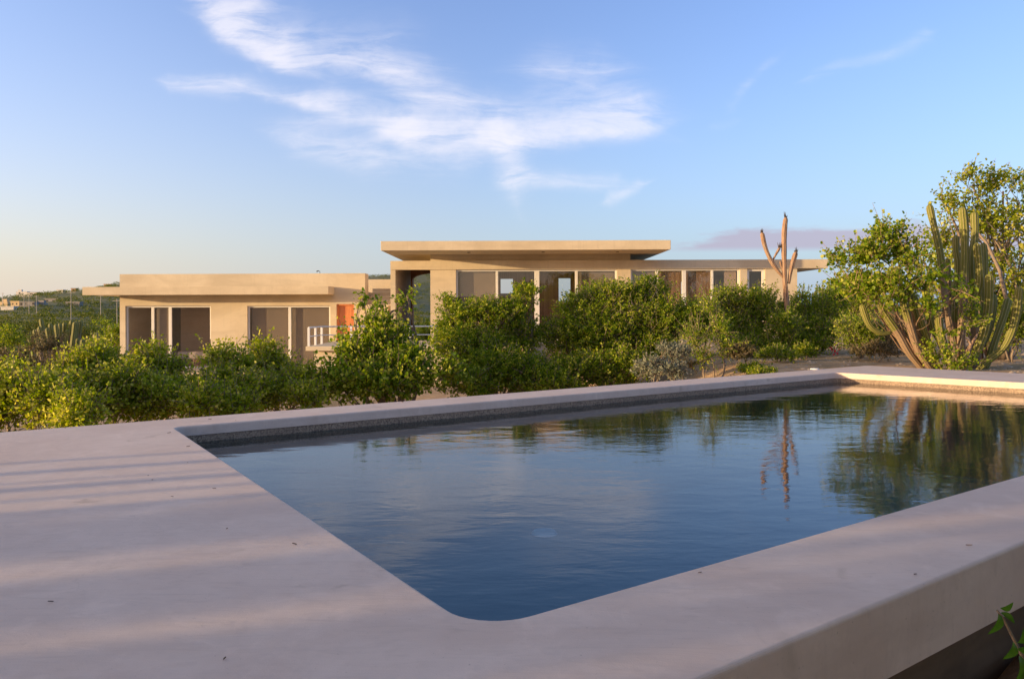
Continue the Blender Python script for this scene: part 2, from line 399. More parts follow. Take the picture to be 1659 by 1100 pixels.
# ------------------------------------------------------------------ pool deck outline
A_far = on(275, 692); B_far = on(1360, 604.0); C_near = None
# inner corners from edge lines on the deck plane
def isect(p, q, r, s):
    a, b = q - p, s - r; d = a.x * b.y - a.y * b.x
    t = ((r.x - p.x) * b.y - (r.y - p.y) * b.x) / d
    return Vector((p.x + a.x * t, p.y + a.y * t, 0))
Lf = (on(300, 690.5), on(1290, 609)); Ll = (on(331, 725), on(700, 969)); Ln = (on(905, 982), on(1600, 785)); Lr = (on(1420, 607), on(1659, 620))
inner = [isect(*Ll, *Ln), isect(*Ln, *Lr), isect(*Lr, *Lf), isect(*Lf, *Ll)]      # near-left, near-right, far-right, far-left
Of = (on(0, 700), on(1380, 594)); On_ = (on(1659, 878), on(1180, 1079)); Or_ = (on(1415, 592.7), on(1659, 605.2))
axis = (On_[0] - On_[1]).normalized(); axf = (Of[1] - Of[0]).normalized()
o_nr = isect(*On_, *Or_); o_fr = isect(*Of, *Or_)
o_fl = Of[0] - axf * 3.2; o_nl = isect(*On_, o_fl, o_fl + Vector((axis.y, -axis.x, 0)))
outer = [o_nl, o_nr, o_fr, o_fl]
def rounded(poly, rs, n=7):
    out = []; N = len(poly)
    for i, p in enumerate(poly):
        a = (poly[i - 1] - p).normalized(); b = (poly[(i + 1) % N] - p).normalized(); r = rs[i]
        ang = a.angle(b); t = r / math.tan(ang / 2); c = p + (a + b).normalized() * (r / math.sin(ang / 2))
        s0 = p + a * t - c; s1 = p + b * t - c
        a0 = math.atan2(s0.y, s0.x); a1 = math.atan2(s1.y, s1.x); d = (a1 - a0 + math.pi) % (2 * math.pi) - math.pi
        for k in range(n + 1):
            q = a0 + d * k / n; out.append(Vector((c.x + r * math.cos(q), c.y + r * math.sin(q), 0)))
    return out
def inset(loop, d):
    """move a counter-clockwise loop inwards by d (outwards if negative)"""
    N = len(loop); res = []
    for i, p in enumerate(loop):
        t = loop[(i + 1) % N] - loop[i - 1]; nrm = Vector((-t.y, t.x, 0)).normalized(); res.append(p + nrm * d)
    return res
IN = rounded(inner, [.17, .10, .10, .09], 9); OUT = rounded(outer, [.05] * 4, 4)
WZ = -.135
def ringmesh(loop, prof):
    """prof: list of (inset, z)"""
    m = MB(); N = len(loop); vs = []
    for d, z in prof: vs += [(p.x, p.y, z) for p in inset(loop, d)]
    fs = []
    for k in range(len(prof) - 1):
        for i in range(N):
            j = (i + 1) % N; fs.append((k * N + i, (k + 1) * N + i, (k + 1) * N + j, k * N + j))
    return m.add(vs, fs)
er = .014
arc_in = [(-er + er * math.sin(a), -er + er * math.cos(a)) for a in (R(x) for x in (0, 22, 45, 68, 90))]
dk = ringmesh(IN, arc_in + [(0, -.078), (-.006, -.080)])
arc_out = [(er - er * math.sin(a), -er + er * math.cos(a)) for a in (R(x) for x in (0, 22, 45, 68, 90))]
ro = ringmesh(OUT, arc_out + [(0, -.245), (.40, -.247)])
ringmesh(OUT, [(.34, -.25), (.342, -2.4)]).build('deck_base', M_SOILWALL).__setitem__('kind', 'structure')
dk.add(ro.v, [f[::-1] for f in ro.f])
to = [Vector((p.x, p.y, 0)) for p in inset(OUT, er)]; ti = [Vector((p.x, p.y, 0)) for p in inset(IN, -er)]
tris = tessellate_polygon([to, ti]); allv = to + ti
dk.add(allv, [tuple(t) for t in tris])
deck = dk.build('pool_deck', M_DECK)
bm = bmesh.new(); bm.from_mesh(deck.data); bmesh.ops.remove_doubles(bm, verts=bm.verts, dist=1e-4); bmesh.ops.recalc_face_normals(bm, faces=bm.faces); bm.to_mesh(deck.data); bm.free()
for p in deck.data.polygons: p.use_smooth = False
tag(deck, kind='structure')
pool = thing('swimming_pool', 'rectangular blue plastered pool sunk in the pale deck', 'swimming pool', sum(inner, Vector()) / 4 + Vector((0, 0, -1.3)))
ringmesh(IN, [(-.006, -.0802), (-.006, -.215)]).build('pebble_band', M_AGG, pool)
bs = ringmesh(IN, [(-.006, -.215), (-.006, -1.25), (.05, -1.3)])
fl = [(p.x, p.y, -1.3) for p in inset(IN, .05)]
bs.add(fl, [tuple(t) for t in tessellate_polygon([[Vector(p) for p in fl]])])
bs.build('basin', M_BASIN, pool)
M_LENS = flat('pool_light_lens', (.30, .50, .60), .3)
def refr(px, py):            # straight look through the water surface to the floor
    return on(px, py, -1.299)
for (px, py) in ((882, 862), (1152, 780)):
    c = on(px, py, -1.29)
    m = MB(); n = 24
    m.add([(c.x + .11 * math.cos(2 * math.pi * i / n), c.y + .11 * math.sin(2 * math.pi * i / n), -1.275) for i in range(n)] +
          [(c.x + .13 * math.cos(2 * math.pi * i / n), c.y + .13 * math.sin(2 * math.pi * i / n), -1.3) for i in range(n)],
          [tuple(range(n))] + [(i, n + i, n + (i + 1) % n, (i + 1) % n) for i in range(n)])
    m.build('drain_cover', M_LENS, pool)
wl = [Vector((p.x, p.y, WZ)) for p in inset(IN, -.004)]
wo = MB().add(wl, [tuple(t) for t in tessellate_polygon([wl])])
pw = wo.build('pool_water', M_WATER); tag(pw, kind='structure')
bm = bmesh.new(); bm.from_mesh(pw.data); bmesh.ops.recalc_face_normals(bm, faces=bm.faces)
if sum(f.normal.z for f in bm.faces) < 0: bmesh.ops.reverse_faces(bm, faces=bm.faces)
bm.to_mesh(pw.data); bm.free()

# ------------------------------------------------------------------ ground
def sst(a, b, x):
    t = np.clip((x - a) / (b - a), 0, 1); return t * t * (3 - 2 * t)
OC = np.array([[p.x, p.y] for p in outer])
def inside_dist(x, y):
    d = np.full(np.shape(x), 1e9)
    for i in range(4):
        a, b = OC[i], OC[(i + 1) % 4]; t = (b - a) / np.linalg.norm(b - a)
        d = np.minimum(d, -(x - a[0]) * t[1] + (y - a[1]) * t[0])
    return d
CR_U = [-1.4, -.66, -.62, -.56, -.51, -.45, -.3, -.19, -.16, -.09, -.04, .1, .3, .5, 1.4]
CR_H = [18, 25, 29, 34, 45, 47, 50, 54, 57, 66, 22, 8, 6, 6, 6]
CR_D = [520, 520, 520, 560, 640, 700, 900, 1000, 1050, 1200, 1200, 1200, 900, 800, 800]
def wob(x, y, s, seed=0.0):
    return (np.sin(x / s * 1.7 + seed) * np.cos(y / s * 1.3 - seed * 2) + .5 * np.sin(x / s * 3.9 - y / s * 2.7 + seed) + .35 * np.cos(x / s * 7.1 + y / s * 6.3 + seed * 3)) / 1.85
def ground_z(x, y):
    x = np.asarray(x, float); y = np.asarray(y, float)
    right = -.10 + .009 * np.clip(y - 13, 0, 30)
    lefty = np.interp(y, [-50, 22, 34, 60, 110, 180, 4000], [-1.3, -1.3, -2.4, -3.6, -4.6, -4.2, -4.2])
    k = sst(-.6, 3.4, x - (2.2 - (y - 14) * .10) + 1.0)
    k = k * (1 - sst(55, 90, y))
    z = lefty * (1 - k) + right * k
    t = (OC[1] - OC[0]) / np.linalg.norm(OC[1] - OC[0])
    side = -(x - OC[0][0]) * t[1] + (y - OC[0][1]) * t[0]       # > 0 beyond the near edge of the deck
    z = np.where(True, z * sst(-.2, 4.5, side) + (-.62) * (1 - sst(-.2, 4.5, side)), z) if False else z
    near = 1 - sst(-.5, 2.5, side)
    z = z * (1 - near) + (-.62) * near
    r = np.hypot(x, y); u = x / np.maximum(y, 1e-3); u = np.where(y > 0, u, np.sign(x) * 1.4); u = np.clip(u, -1.4, 1.4)
    D = np.interp(u, CR_U, CR_D); H = np.interp(u, CR_U, CR_H) * D / F
    q = np.where(y > 0, y, r) / D
    s = sst(.22, 1.0, q) ** 1.25
    s = s * (1 - sst(1.02, 1.8, q) * .8)
    z = z + (H + 4.5) * s
    z = z + wob(x, y, 3.1, .4) * .035 * sst(1, 8, r) + wob(x, y, 22, 1.3) * .35 * sst(60, 160, r) * (1 - sst(.6, 1, q)) + wob(x, y, 90, 2.2) * 2.0 * sst(150, 400, r) * (1 - .6 * sst(.7, 1, q))
    d = inside_dist(x, y)
    z = np.where(d > .30, np.minimum(z, -2.0), z)
    return z
def axisgrid(lo, hi, step, far, g=1.04):
    c = list(np.arange(lo, hi + 1e-6, step)); s = step; a = c[0]; b = c[-1]; L = []; H = []
    while a > -far: s *= g; a -= s; L.append(a)
    s = step
    while b < far: s *= g; b += s; H.append(b)
    return np.array(L[::-1] + c + H)
gx = axisgrid(-7.5, 11, .15, 2600); gy = axisgrid(-2.5, 13, .15, 2600)
GX, GY = np.meshgrid(gx, gy); GZ = ground_z(GX, GY)
nx, ny = len(gx), len(gy)
co = np.stack([GX.ravel(), GY.ravel(), GZ.ravel()], 1)
ii = (np.arange(ny - 1)[:, None] * nx + np.arange(nx - 1)[None, :]).ravel()
fa = np.stack([ii, ii + 1, ii + nx + 1, ii + nx], 1)
def npmesh(name, co, fa, m, parent=None, smooth=True):
    me = bpy.data.meshes.new(name); n = len(co); k = fa.shape[1]; nf = len(fa)
    me.vertices.add(n); me.vertices.foreach_set('co', co.astype(np.float32).ravel())
    me.loops.add(nf * k); me.loops.foreach_set('vertex_index', fa.astype(np.int32).ravel())
    me.polygons.add(nf); me.polygons.foreach_set('loop_start', np.arange(0, nf * k, k, dtype=np.int32))
    try: me.polygons.foreach_set('loop_total', np.full(nf, k, dtype=np.int32))
    except Exception: pass
    if smooth: me.polygons.foreach_set('use_smooth', np.ones(nf, dtype=bool))
    me.update(calc_edges=True); me.validate()
    return link(name, me, m, parent)
tag(npmesh('ground', co, fa, M_SOIL), kind='structure')
def gz(x, y): return float(ground_z(x, y))

# ------------------------------------------------------------------ windows
def window(parent, x0, x1, z0, z1, y, mull=(), fw=.07, shades=(), handle=None, name='window'):
    """sliding window: frame, one pane object per bay, optional shades (x0,x1,material)"""
    e = bpy.data.objects.new(name, None); COL.objects.link(e); e.location = ((x0 + x1) / 2, y, z0); e.parent = parent
    e.matrix_parent_inverse = world_of(parent).inverted()
    m = MB(); d0, d1 = y - .03, y + .05
    m.box(x0, x0 + fw, d0, d1, z0, z1).box(x1 - fw, x1, d0, d1, z0, z1)
    m.box(x0 + fw, x1 - fw, d0, d1, z1 - fw, z1).box(x0 + fw, x1 - fw, d0, d1, z0, z0 + fw)
    for a, b in mull: m.box(a, b, d0 + .004, d1 - .004, z0 + fw, z1 - fw)
    m.build('frame', M_FRAME, e, bevel=.006)
    edges = [x0 + fw] + [v for ab in mull for v in ab] + [x1 - fw]
    for i in range(0, len(edges), 2):
        MB().box(edges[i], edges[i + 1], y + .008, y + .018, z0 + fw, z1 - fw).build('pane', M_GLASS, e)
    for a, b, mt in shades:
        s = MB(); n = max(4, int((b - a) / .05)); amp = .006 if mt is M_CURTAIN else .0
        xs = [a + (b - a) * i / n for i in range(n + 1)]
        vs = [(x, y + .14 + amp * math.sin(i * 1.9), zz) for zz in (z0 + .02, z1 - .02) for i, x in enumerate(xs)]
        s.add(vs, [(i, i + 1, n + 2 + i, n + 1 + i) for i in range(n)])
        s.build('curtain' if mt is M_CURTAIN else 'roller_shade', mt, e, smooth=True)
    if handle: MB().box(handle - .015, handle + .015, y - .06, y - .031, z0 + .95, z0 + 1.2).build('handle', M_CHAR, e)
    return e

# ------------------------------------------------------------------ left house
YL = 32.0
X = lambda px, Y=YL: at(px, 480, Y).x
Z = lambda py, Y=YL, px=380: at(px, py, Y).z
FL = -1.42
hl = thing('flat_roofed_house', 'low sand plastered house with one long canopy slab and orange door', 'house', (X(390), YL, FL))
w1 = (X(203), X(341.5), FL, Z(495.5, px=270)); w2 = (X(400.5), X(535), FL, Z(495.5, px=470)); dr = (X(545), X(573.5), FL, Z(492.5, px=560))
xl, xr = X(194), X(591.5)
wall(xl, xr, -1.9, Z(443.7), YL, YL + .28, [w1, w2, dr]).build('wall', M_WALL, hl)
MB().box(xl, xl + .25, YL + .28, YL + 7, -3.2, Z(443.7)).build('side_wall', M_WALL, hl)
MB().box(xr - .25, xr, YL + .28, YL + .75, -1.9, Z(443.7)).box(xr - .25, xr, YL + .75, YL + 6.7, -1.9, Z(482)).build('side_wall', M_WALL, hl)
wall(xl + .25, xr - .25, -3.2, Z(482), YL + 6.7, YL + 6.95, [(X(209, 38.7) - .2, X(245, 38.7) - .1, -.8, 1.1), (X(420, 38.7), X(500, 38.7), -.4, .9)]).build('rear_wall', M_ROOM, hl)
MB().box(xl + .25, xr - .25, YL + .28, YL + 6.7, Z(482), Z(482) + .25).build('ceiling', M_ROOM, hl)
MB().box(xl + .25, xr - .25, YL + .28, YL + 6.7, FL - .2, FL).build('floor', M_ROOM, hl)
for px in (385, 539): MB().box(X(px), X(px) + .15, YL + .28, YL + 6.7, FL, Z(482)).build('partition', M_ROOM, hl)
ys = YL - 1.08
sb = MB().box(X(133.5, ys), X(531.8, ys), ys, YL - .003, Z(477.3, ys), Z(464.2, ys)); sb.box(X(133.5, ys), xl - .003, YL - .003, YL + 3.2, Z(477.3, ys), Z(464.2, ys))
sb.build('roof', M_WALL, hl)
window(hl, *w1, YL + .12, mull=[(X(243.5), X(248)), (X(271.5), X(276.5))], shades=[(X(249), X(272), M_SHADE)], handle=X(339))
window(hl, *w2, YL + .12, mull=[(X(466), X(470.5))], shades=[(X(404), X(466), M_SHADE), (X(470), X(532), M_SHADE)], handle=X(402.5))
e = MB().box(dr[0], dr[1], YL + .14, YL + .20, FL, dr[3]).build('door', M_WOOD, hl)
MB().box(dr[0], dr[0] + .06, YL + .04, YL + .138, FL, dr[3]).box(dr[1] - .06, dr[1], YL + .04, YL + .138, FL, dr[3]).box(dr[0] + .06, dr[1] - .06, YL + .04, YL + .138, dr[3] - .07, dr[3]).build('frame', M_WOOD, e)
MB().box((dr[0] + dr[1]) / 2 - .008, (dr[0] + dr[1]) / 2 + .29, YL + .085, YL + .136, FL + .02, dr[3] - .072).build('leaf_panel', M_WOOD, e)
MB().box(xl - 1.2, xr + .2, YL - 1.95, YL - .003, -2.2, FL - .02).build('terrace_slab', M_WALL, hl)
MB().box(X(249), X(385), YL + 2.6, YL + 2.7, FL, Z(482)).build('bedroom_wall', M_BEDLIT, hl)  # wall added behind the bed; its pale colour imitates a lit surface
# bed behind the glass
bed = thing('bed', 'white made bed seen through the large left window', 'bed', (X(318, YL + 1), YL + 1.3, FL))
bx0, bx1 = X(294, YL + 1), X(341, YL + 1) + .5
MB().box(bx0 + .05, bx1, YL + .55, YL + 2.3, FL, FL + .34).build('bed_base', M_BEDBASE, bed, bevel=.02)
MB().box(bx0, bx1, YL + .5, YL + 2.35, FL + .34, FL + .66).build('mattress', M_SHEET, bed, bevel=.07)
# railing before the left window
def rail_tube(m, a, b, r=.022): m.tube([a, b], r, 6)
rl = thing('terrace_railing', 'low thin metal railing before the left house window', 'railing', (X(225, YL - 2), YL - 2, FL - .5))
YQ = YL - 2
zt, zm = Z(583.5, YQ, 230), Z(592.5, YQ, 230)
xa, xb = X(176, YQ), X(273, YQ)
m = MB(); rail_tube(m, (xa, YQ, zt), (xb, YQ, zt)); rail_tube(m, (xa, YQ, zt), (xl - .05, YL - .2, zt)); m.build('top_rail', M_RAIL, rl, True)
m = MB(); rail_tube(m, (xa, YQ, zm), (xb, YQ, zm), .014); rail_tube(m, (xa, YQ, zm), (xl - .05, YL - .2, zm), .014); m.build('lower_rail', M_RAIL, rl, True)
for px in (176, 208, 241, 273):
    m = MB(); rail_tube(m, (X(px, YQ), YQ, FL - .5), (X(px, YQ), YQ, zt), .024); m.build('post', M_RAIL, rl, True)
tag(MB().tube([(X(517), YL + .15, Z(443.7)), (X(517), YL + .15, Z(440)), (X(517) - .07, YL + .12, Z(439.2)), (X(512), YL + .1, Z(440.6))], [.012, .012, .02, .03], 6).build('roof_lamp', M_CHAR), 'tiny curved lamp fitting on the left house parapet', 'lamp')

# outside stair between the houses
st = thing('outdoor_stair', 'plastered outdoor stair rising between the two houses', 'stair', (X(605), YL - .5, FL))
m = MB(); steps = 13; s0, s1 = X(556, YL - 1), X(602, YL - 1)
for i in range(steps):
    x0 = s0 + (s1 - s0) * i / steps
    m.box(x0, X(633, YL - .6), YL - 1.35, YL - .05, FL + (2.55 / steps) * i + (0 if i else -.6), FL + (2.55 / steps) * (i + 1))
m.build('lower_flight', M_WALL, st)
m = MB(); ztop = Z(490, YL)
for i in range(5):
    m.box(xr + .003, X(640, YL + 1), YL + i * .42 + .003, YL + 3.3, ztop - .3 + i * .18 + (0 if i else -1.2), ztop + i * .18 - .12)
    m.box(xr + .006, X(640, YL + 1) - .003, YL + i * .42 - .035, YL + i * .42 + .001, ztop + i * .18 - .16, ztop + i * .18 - .122)
m.build('upper_flight', M_WALL, st)
MB().box(X(585, YL + 3.6), X(640, YL + 3.6), YL + 3.6, YL + 3.85, -1.0, Z(452.8, YL + 3.6, 610)).build('parapet', M_WALL, st)

# ------------------------------------------------------------------ right house
YR = 30.0
XR = lambda px, Y=YR: at(px, 440, Y).x
ZR = lambda py, Y=YR, px=980: at(px, py, Y).z
hr = thing('pavilion_house', 'long glass fronted house with a raised flat roof and arched passage', 'house', (XR(960), YR, -.25))
zb, zf0, zf1 = -.25, ZR(436.0), ZR(421.6)
wA = (XR(738.5), XR(1000), zb, zf0); wB = (XR(1022), XR(1199.5), zb, zf0); wC = (XR(1211), XR(1240), zb, zf0)
xf0 = XR(632.5); xf1 = XR(1341)
# fascia and flat roof plate
MB().box(xf0, xf1, YR - .02, YR + .3, zf0, zf1).box(XR(697) + .2, xf1, YR + .3, YR + 5.2, zf0, zf1).box(xf0, XR(697) + .2, YR + .3, YR + 5.2, zf1 - .12, zf1).build('lower_roof', M_WALL, hr)
# front wall
wall(XR(697), XR(1292), -1.6, zf0 - .003, YR + .03, YR + .28, [wA, wB, wC]).build('wall', M_WALL, hr)
MB().box(XR(632.5), XR(640.5), YR + .01, YR + .5, -1.6, zf0 - .003).build('pillar', M_WALL, hr)
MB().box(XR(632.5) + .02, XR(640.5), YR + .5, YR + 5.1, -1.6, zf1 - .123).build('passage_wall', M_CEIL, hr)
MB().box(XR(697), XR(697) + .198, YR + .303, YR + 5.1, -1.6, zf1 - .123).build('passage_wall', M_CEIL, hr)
# vault at the back of the passage: wall with arched opening
ax0, ax1, ya = XR(640.5), XR(697), YR + 4.6
arch = MB(); xc = (ax0 + ax1) / 2 + .22; rr = (ax1 - ax0) / 2 + .28; zs_ = ZR(452.5, ya, 670)
n = 20; ptsA = []
rx, rz = .98, ZR(443.2, ya, 680) - zs_ + .02
xL = at(668, 480, ya).x; xc = xL + rx
for i in range(n + 1):
    a = math.pi - math.pi * i / n; ptsA.append((xc + rx * math.cos(a), zs_ + rz * math.sin(a)))
ptsA = [(min(p[0], ax1 - .001), p[1]) for p in ptsA]
for (u0, v0), (u1, v1) in zip(ptsA, ptsA[1:]):
    if u1 - u0 < 1e-4: continue
    for yq in (ya, ya + .5): arch.add([(u0, yq, v0), (u1, yq, v1), (u1, yq, zf1 - .125), (u0, yq, zf1 - .125)], [(0, 1, 2, 3)])
    arch.add([(u0, ya, v0), (u1, ya, v1), (u1, ya + .5, v1), (u0, ya + .5, v0)], [(0, 1, 2, 3)])
arch.box(ax0 + .003, xL, ya, ya + .5, -1.6, zf1 - .125)
arch.build('arch', M_CLAY, hr)
# clerestory box and upper roof
zu0, zu1 = ZR(405.3, 27.96, 850), ZR(390.0, 27.96, 850)
YU = 27.96
MB().box(XR(697), XR(1022), YR + .10, YR + 6, zf1 - .01, zu0 - .002).build('clerestory_wall', M_WALL, hr)
MB().box(XR(617, YU), XR(1087, YU), YU, YR + 6.0, zu0, zu1).build('upper_roof', M_WALL, hr, bevel=.012)
for px in (760, 880, 1000):
    MB().tube([(XR(px, 29), 28.9, zu0 - .02), (XR(px, 29), 28.9, zu0 + .002)], .06, 12).build('downlight', M_CHAR, hr)
# back, sides, rooms
xe = XR(1292)
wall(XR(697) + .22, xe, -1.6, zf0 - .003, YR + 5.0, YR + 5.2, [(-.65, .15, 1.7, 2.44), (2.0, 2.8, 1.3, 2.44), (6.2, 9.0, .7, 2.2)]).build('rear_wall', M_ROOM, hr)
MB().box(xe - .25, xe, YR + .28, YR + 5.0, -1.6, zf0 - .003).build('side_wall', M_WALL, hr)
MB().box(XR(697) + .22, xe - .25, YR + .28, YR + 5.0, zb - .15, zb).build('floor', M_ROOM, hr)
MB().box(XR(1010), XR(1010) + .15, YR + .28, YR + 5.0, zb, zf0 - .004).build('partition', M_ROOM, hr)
window(hr, *wA, YR + .14, mull=[(XR(803), XR(807)), (XR(866), XR(874)), (XR(932), XR(936.5))],
       shades=[(XR(745), XR(803), M_SHADE), (XR(938), XR(996), M_SHADE)])
window(hr, *wB, YR + .14, mull=[(XR(1063), XR(1067)), (XR(1106), XR(1112.5)), (XR(1153), XR(1157))],
       shades=[(XR(1026), XR(1063), M_SHADE), (XR(1067), XR(1106), M_CURTAIN), (XR(1112), XR(1153), M_CURTAIN), (XR(1176), XR(1196), M_ROOM)])
window(hr, *wC, YR + .14, fw=.10)
# brown timber room divider with two openings, seen through the glass
da, db = at(811, 452, 31.6), at(831, 462, 31.6); dc, dd_ = at(905, 451, 31.6), at(924.5, 479, 31.6)
wall(XR(806, 31.6) - .1, XR(934, 31.6) + .1, zb, zf0 - .01, 31.6, 31.7, [(da.x, db.x, db.z - 1.2, da.z), (dc.x, dd_.x, dd_.z - .6, dc.z)]).build('timber_divider', M_CURTAIN, hr)

# upper terrace with railing
tr = thing('raised_terrace', 'raised plastered terrace with a thin slab edge before the arched passage', 'terrace', (X(620, 26), 26, -1.5))
YT = 25.0; tz = Z(561, YT, 510)
MB().box(X(495, YT), X(860, YT), YT, 29.9, tz - .15, tz).build('slab', M_WALL, tr, bevel=.01)
MB().box(X(508.5, YT + .25), X(860, YT) - .1, YT + .25, 29.8, -2.0, tz - .152).build('retaining_wall', M_WALL, tr)
rr_ = thing('pipe_railing', 'white two bar pipe railing along the raised terrace edge', 'railing', (X(600, 26.7), 26.5, tz))
A = Vector((X(500, 25.1), 25.1, tz)); C = Vector((X(521, 26.7), 26.7, tz)); Bm = (A + C) / 2; E = Vector((X(760, 26.7), 26.7, tz))
for hgt, nm, r in ((.60, 'top_rail', .026), (.31, 'lower_rail', .018)):
    m = MB(); d = Vector((0, 0, hgt)); m.tube([A + d, C + d, E + d], r, 6); m.build(nm, M_RAIL, rr_, True)
for p in [A, Bm, C] + [C.lerp(E, k / 5) for k in (1, 2, 3, 4, 5)]:
    m = MB().box(p.x - .035, p.x + .035, p.y - .035, p.y + .035, tz + .001, tz + .60); m.build('post', M_RAIL, rr_)

# ------------------------------------------------------------------ plants
def leaf_arrays(P, D, size, rng, droop=.3, wide=.8):
    """P leaf base points, D twig directions -> verts, quads (two folded quads per leaf)"""
    n = len(P)
    L = D * .35 + rng.normal(size=(n, 3)) * .75; L[:, 2] -= droop * .6
    L /= np.linalg.norm(L, axis=1, keepdims=True) + 1e-9
    T = rng.normal(size=(n, 3)); T = np.cross(L, T); T /= np.linalg.norm(T, axis=1, keepdims=True) + 1e-9
    Nn = np.cross(L, T)
    s = (size * rng.uniform(.6, 1.25, n))[:, None]; ww = wide * .5
    fold = rng.uniform(.05, .35, n)[:, None]
    b = P; t = P + L * s + Nn * s * rng.uniform(-.15, .15, n)[:, None]
    l1 = P + L * s * .28 + T * s * ww * .9 + Nn * s * fold * ww; l2 = P + L * s * .72 + T * s * ww * .75 + Nn * s * fold * ww
    r1 = P + L * s * .28 - T * s * ww * .9 + Nn * s * fold * ww; r2 = P + L * s * .72 - T * s * ww * .75 + Nn * s * fold * ww
    V = np.stack([b, l1, l2, t, r2, r1], 1).reshape(-1, 3)
    o = np.arange(n)[:, None] * 6
    Fq = np.concatenate([o + np.array([0, 1, 2, 3]), o + np.array([0, 3, 4, 5])], 1).reshape(-1, 4)
    return V, Fq
def curve(a, b, rng, bend=.12, n=5):
    a = np.array(a, float); b = np.array(b, float); L = np.linalg.norm(b - a); o = rng.normal(size=3) * L * bend
    o2 = rng.normal(size=3) * L * bend * .35
    return [tuple(a + (b - a) * t + o * math.sin(math.pi * t) + o2 * math.sin(2 * math.pi * t)) for t in (i / (n - 1) for i in range(n))]
def plant(name, label, cat, base, lobes, leafm, size, twigs, per=11, group=None, stems=5, trunk=.045, seed=0, wide=.8, twiglen=.22, barkm=None, shell=.35, sprays=0, droop=.3):
    """a shrub or tree: stems to every lobe of the crown, twigs through the lobe, leaves along the twigs.
    lobes: (x, y, z, rx, ry, rz)"""
    rng = np.random.default_rng(seed + 17)
    root = thing(name, label, cat, base, group)
    wm = MB(); base = np.array(base, float); vol = np.array([l[3] * l[4] * l[5] for l in lobes]) ** .75; vol /= vol.sum()
    allP, allD = [], []
    joints = []
    for k, l in enumerate(lobes):
        c = np.array(l[:3]); b0 = base + np.append(rng.normal(size=2) * trunk * 1.5, 0)
        path = curve(b0, c, rng, .10, 7); r0 = trunk * rng.uniform(.6, 1.0)
        wm.tube(path, [r0 * (1 - .72 * i / 6) for i in range(7)], 5)
        nt = max(4, int(twigs * vol[k])); rad = np.array(l[3:])
        nb = max(4, nt // 14)
        bd = rng.normal(size=(nb, 3)); bd /= np.linalg.norm(bd, axis=1, keepdims=True); bd[:, 2] = bd[:, 2] * .8 + .2
        bends = c + bd * rad * rng.uniform(.55, 1.0, (nb, 1))
        for q in bends:
            src = np.array(path[int(rng.integers(3, 7))]); wm.tube(curve(src, q, rng, .12, 4), [r0 * .26, r0 * .19, r0 * .13, r0 * .07], 4, False)
        dirs = rng.normal(size=(nt, 3)); dirs /= np.linalg.norm(dirs, axis=1, keepdims=True)
        rr = rng.uniform(shell, 1.0, nt) ** .6
        clump = bends[rng.integers(0, nb, nt)]
        own = c + dirs * rad * rr[:, None]
        mixk = rng.uniform(.0, .95, nt)[:, None]
        st_ = own * mixk + (clump + rng.normal(size=(nt, 3)) * rad * .13) * (1 - mixk)
        od = (st_ - c) / rad; od /= np.linalg.norm(od, axis=1, keepdims=True) + 1e-6
        D = od * .7 + rng.normal(size=(nt, 3)) * .5 + np.array([0, 0, .45]); D /= np.linalg.norm(D, axis=1, keepdims=True)
        ln = twiglen * rng.uniform(.5, 1.5, nt)
        if sprays:
            sel = rng.random(nt) < sprays; ln[sel] *= 1.6; D[sel] = D[sel] * .9 + np.array([0, 0, .5]); D /= np.linalg.norm(D, axis=1, keepdims=True)
        tt = (np.arange(per) + .5) / per
        Pp = st_[:, None, :] + D[:, None, :] * (ln[:, None, None] * tt[None, :, None]) + rng.normal(size=(nt, per, 3)) * size * .35
        allP.append(Pp.reshape(-1, 3)); allD.append(np.repeat(D, per, 0))
        for i in np.nonzero(ln > twiglen * 1.15)[0][:220]:
            wm.tube([tuple(st_[i] - D[i] * .05), tuple(st_[i] + D[i] * ln[i])], [.006, .0025], 3, False)
    # keep bark thin meshes together with the trunk
    wm.build('trunk', barkm or M_BARK, root, True)
    V, Fq = leaf_arrays(np.concatenate(allP), np.concatenate(allD), size, rng, droop, wide)
    npmesh('crown', V, Fq, leafm, root, smooth=False)
    return root
def lobe(px, py, Y, rpx, rpy, ry=None):
    p = at(px, py, Y); return (p.x, p.y, p.z, rpx * Y / F, (ry if ry else rpx * .8) * Y / F, rpy * Y / F)
def base_at(px, Y, dz=-.03):
    x = ray(px, 560)[0] * Y; return (x, Y, gz(x, Y) + dz)

# --- front row behind the deck, left to right
plant('leafy_shrub', 'yellow green shrub at the far left edge behind the deck', 'shrub', base_at(20, 9.6),
      [lobe(-40, 660, 9.6, 60, 50), lobe(20, 650, 9.6, 55, 42), lobe(75, 655, 9.4, 48, 42), lobe(120, 678, 9.0, 45, 30), lobe(-10, 618, 10.4, 40, 22)], L_BRIGHT, .046, 1500, seed=1, sprays=.05, group='shrubs behind the pool deck')
plant('leafy_shrub', 'yellow green shrub left of the house corner, with a pale low railing behind it', 'shrub', base_at(150, 11),
      [lobe(118, 612, 11, 34, 30), lobe(165, 600, 11.3, 38, 34), lobe(145, 650, 10.6, 60, 36), lobe(205, 640, 10.8, 44, 44), lobe(100, 640, 10.4, 40, 30)], L_BRIGHT, .046, 1500, seed=2, sprays=.06, group='shrubs behind the pool deck')
plant('leafy_shrub', 'peaked bright shrub before the left window of the low house', 'shrub', base_at(245, 12),
      [lobe(243, 578, 12, 16, 28), lobe(262, 605, 12, 36, 30), lobe(225, 612, 12, 34, 28), lobe(305, 640, 11.6, 34, 18), lobe(250, 650, 11, 60, 34), lobe(320, 655, 10.8, 36, 26)], L_BRIGHT, .045, 1650, seed=3, sprays=.08, group='shrubs behind the pool deck')
